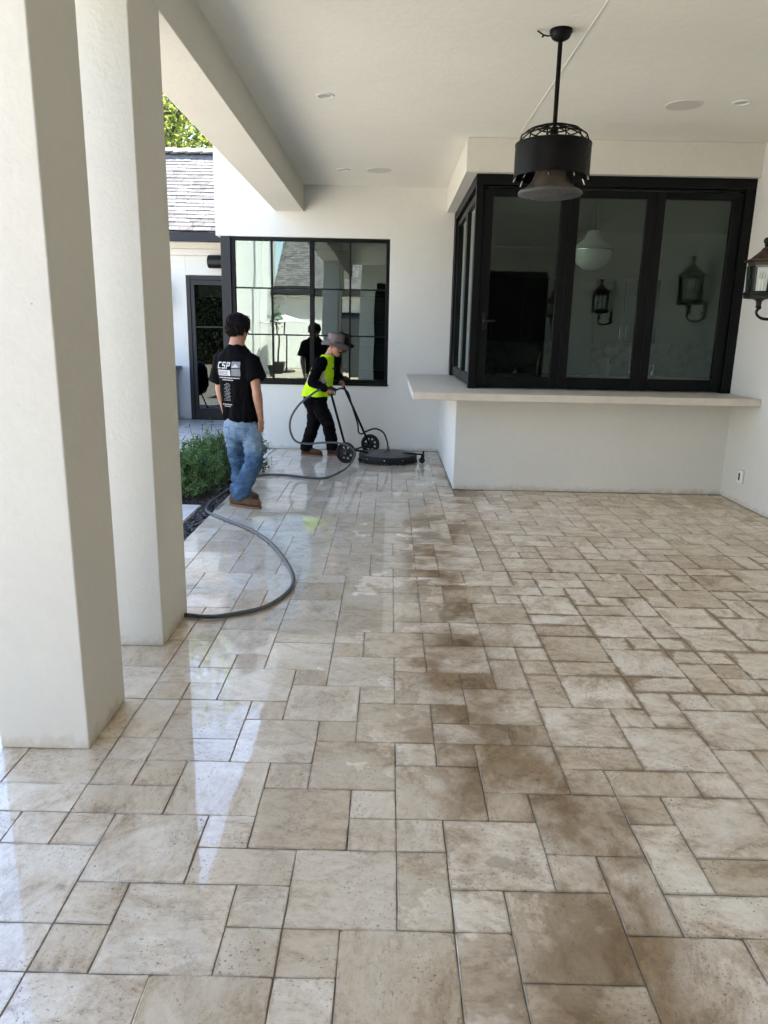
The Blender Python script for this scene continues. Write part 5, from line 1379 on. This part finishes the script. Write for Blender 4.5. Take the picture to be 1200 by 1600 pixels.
MB().lathe([(0.06, 0.110), (0.055, 0.121), (0.03, 0.124), (0.028, 0.139), (0.018, 0.141), (0.018, 0.174), (0.012, 0.179), (0.002, 0.179)], dc, 20).build('swivel', MAT['deck_top'], sc_, 40)
wm = Vector((-0.415, 7.42, 0))
def wheel(c):
    w_ = MB().lathe([(0.122, -0.018), (0.126, -0.010), (0.126, 0.010), (0.122, 0.018), (0.096, 0.018), (0.092, 0.010), (0.092, -0.010), (0.096, -0.018)], c, 40, 0, A, True).build('wheel', MAT['rubber'], sc_, 40)
    r1 = MB()
    e1 = H; e2 = Vector((0, 0, 1))
    n = 8
    r1.lathe([(0.0925, -0.008), (0.0925, 0.008), (0.080, 0.008), (0.080, -0.008)], c, 32, 0, A, True)
    r1.lathe([(0.052, -0.012), (0.052, 0.012), (0.018, 0.020), (0.018, -0.020)], c, 24, 0, A, True)
    for k in range(n):
        a = 2 * math.pi * k / n; d = e1 * math.cos(a) + e2 * math.sin(a); s = -e1 * math.sin(a) + e2 * math.cos(a)
        r1.obox(c + d * 0.067, d * 0.016, s * 0.013, A * 0.006)
    r1.build('rim', MAT['dark_plastic'], w_, 40)
    MB().lathe([(0.017, -0.03), (0.017, 0.03), (0.002, 0.032)], c, 16, 0, A).build('hub', MAT['deck_top'], w_, 40)
w1c = wm - A * 0.40 + Vector((0, 0, 0.127)); w2c = wm + A * 0.40 + Vector((0, 0, 0.127))
wheel(w1c); wheel(w2c)
ax_ = MB().cyl(w1c + A * 0.02, w2c - A * 0.02, 0.011, n=12)
for s in (-0.16, 0.16):
    p = wm + A * s + Vector((0, 0, 0.127))
    ax_.tube([p, dc + A * s * 1.0 - H * 0.20 + Vector((0, 0, 0.112))], 0.012, 8)
ax_.build('axle', MAT['fan_black'], sc_, 40)
def bar(c, grip, nm):
    g_ = Vector(grip)
    b0 = c + Vector((0, 0, 0.0)) + (A * 0.035 if c is w1c else -A * 0.035)
    top_ = g_ + Vector((-0.03, 0, 0.0))
    MB().tube([b0, b0.lerp(g_, 0.5), g_ - (g_ - b0).normalized() * 0.03, g_ + (g_ - b0).normalized() * 0.02], 0.0145, 10).build('handle_bar', MAT['fan_black'], sc_, 60)
bar(w1c, b1p, 0); bar(w2c, b2p, 1)
MB().tube([b1p + Vector((-0.01, 0, 0.02)), b1p + Vector((-0.075, 0.02, 0.055)), b1p + Vector((-0.07, 0.2, 0.07)), b2p + Vector((-0.12, -0.2, 0.03)), b2p + Vector((-0.09, -0.02, 0.02)), b2p + Vector((-0.005, 0, 0.015))], 0.012, 10).build('cross_bar', MAT['fan_black'], sc_, 60)
# trigger gun at the near hand and the pipe down the far bar
tg = MB().tube([b1p + Vector((-0.10, -0.012, 0.015)), b1p + Vector((0.01, -0.012, 0.035)), b1p + Vector((0.075, -0.01, 0.005))], [0.016, 0.021, 0.019], 10)
tg.tube([b1p + Vector((0.07, -0.01, 0.01)), b1p + Vector((0.055, -0.01, -0.045)), b1p + Vector((0.00, -0.01, -0.055)), b1p + Vector((-0.03, -0.01, -0.03))], 0.008, 8)
tg.build('trigger_gun', MAT['dark_plastic'], sc_, 60)
def spline(pts, n=8):
    pts = [Vector(p) for p in pts]; out = []
    for i in range(len(pts) - 1):
        p0, p1, p2, p3 = pts[max(i - 1, 0)], pts[i], pts[i + 1], pts[min(i + 2, len(pts) - 1)]
        for k in range(n):
            s = k / n
            out.append(0.5 * ((2 * p1) + (-p0 + p2) * s + (2 * p0 - 5 * p1 + 4 * p2 - p3) * s * s + (-p0 + 3 * p1 - 3 * p2 + p3) * s ** 3))
    out.append(pts[-1]); return out
fp = spline([b1p + Vector((0.075, -0.01, 0.01)), b1p + Vector((0.13, 0.1, 0.02)), (-0.56, 7.55, 0.80), (-0.505, 7.66, 0.60), (-0.44, 7.66, 0.40), (-0.425, 7.58, 0.31), (-0.385, 7.50, 0.295), (-0.33, 7.42, 0.335), (-0.215, 7.34, 0.385), (-0.11, 7.30, 0.345), (-0.062, 7.285, 0.24), (-0.05, 7.285, 0.165)])
MB().tube(fp, 0.0105, 8).build('feed_pipe', MAT['rubber'], sc_, 60)
cst = dc + H * 0.455
MB().tube([dc + H * 0.20 + Vector((0, 0, 0.112)), dc + H * 0.33 + Vector((0, 0, 0.108)), cst + Vector((0, 0, 0.112))], 0.010, 8).build('caster_arm', MAT['fan_black'], sc_, 60)
cw = MB().cyl(cst + Vector((0, 0, 0.10)), cst + Vector((0, 0, 0.155)), 0.011, n=10)
for s in (-1, 1): cw.obox(cst + A * s * 0.017 + Vector((0, 0, 0.075)) - H * 0.008, A * 0.002, H * 0.016, Vector((0, 0, 0.036)))
cw.obox(cst + Vector((0, 0, 0.108)), A * 0.019, H * 0.016, Vector((0, 0, 0.004)))
co_ = cw.build('caster', MAT['fan_black'], sc_)
MB().lathe([(0.036, -0.012), (0.038, 0), (0.036, 0.012), (0.008, 0.013), (0.008, -0.013)], cst + Vector((0, 0, 0.0395)) - H * 0.015, 24, 0, A, True).build('wheel', MAT['rubber'], co_, 40)

# ------------------------------------------------------------------ hose
hp = spline([(-1.75, 2.35, 0.014), (-1.45, 2.20, 0.014), (-1.139, 2.13, 0.014), (-0.996, 2.111, 0.014), (-0.867, 2.166, 0.014), (-0.742, 2.26, 0.014), (-0.658, 2.43, 0.014), (-0.622, 2.64, 0.014), (-0.655, 2.88, 0.014), (-0.778, 3.262, 0.014),
             (-0.935, 3.623, 0.014), (-1.124, 3.919, 0.014), (-1.337, 4.162, 0.014), (-1.526, 4.385, 0.010), (-1.632, 4.60, -0.008), (-1.668, 4.86, -0.012), (-1.650, 5.15, -0.008), (-1.56, 5.70, 0.014), (-1.43, 6.10, 0.014), (-1.197, 6.171, 0.014), (-0.907, 6.058, 0.014), (-0.70, 6.05, 0.016), (-0.54, 6.32, 0.05),
             (-0.475, 6.70, 0.06), (-0.445, 6.88, 0.11), (-0.445, 6.90, 0.17), (-0.52, 6.90, 0.238), (-0.64, 6.92, 0.262), (-0.82, 6.96, 0.256), (-1.00, 7.0, 0.232), (-1.145, 7.0, 0.262), (-1.210, 7.0, 0.39), (-1.196, 7.0, 0.545), (-1.10, 7.02, 0.695), (-0.985, 7.06, 0.790), (-0.90, 7.10, 0.85), b1p + Vector((-0.095, -0.012, 0.017))], 8)
o = MB().tube(hp, 0.0125, 10).build('pressure_hose', MAT['hose_grey'], None, 60)
tag(o, 'grey pressure hose looping from the pillar across the wet tiles to the cleaner', 'hose')

cr2 = MB(); pg = random.Random(3)
for k in range(160):
    leaf(cr2, Vector((-3.76 + pg.gauss(0, .1), -7.0 + pg.gauss(0, .1), 1.95 + pg.gauss(0, .16))), Vector((pg.gauss(0, 1), pg.gauss(0, 1), pg.gauss(0, 1))), 0.09, pg, 0.6)
cr2.build('crown', MAT['herb'], pt)
# ------------------------------------------------------------------ hedge put in behind the deck only to darken the door reflection
hg = random.Random(77); hm_ = MB()
for k in range(9000):
    hm_.m = 0
    p = Vector((hg.uniform(-13, -7.15), -9.3 + hg.uniform(-0.1, 0.15), hg.uniform(0, 4.6) + 0.2 * noise.noise(Vector((k * 0.01, 0, 0)))))
    leaf(hm_, p, Vector((hg.gauss(0, 1), hg.gauss(0.3, 0.6), hg.gauss(0.2, 0.8))), hg.uniform(0.10, 0.2), hg, 0.6)
hd = thing('added_hedge', 'tall dark hedge put in beside the guest house to darken the door reflection', 'added_hedge', (-10, -9.5, 0))
hm_.build('foliage', MAT['added_hedge'], hd)
MB().box((-13, -9.9, 0), (-7.15, -9.35, 4.5)).build('core', MAT['soil'], hd)
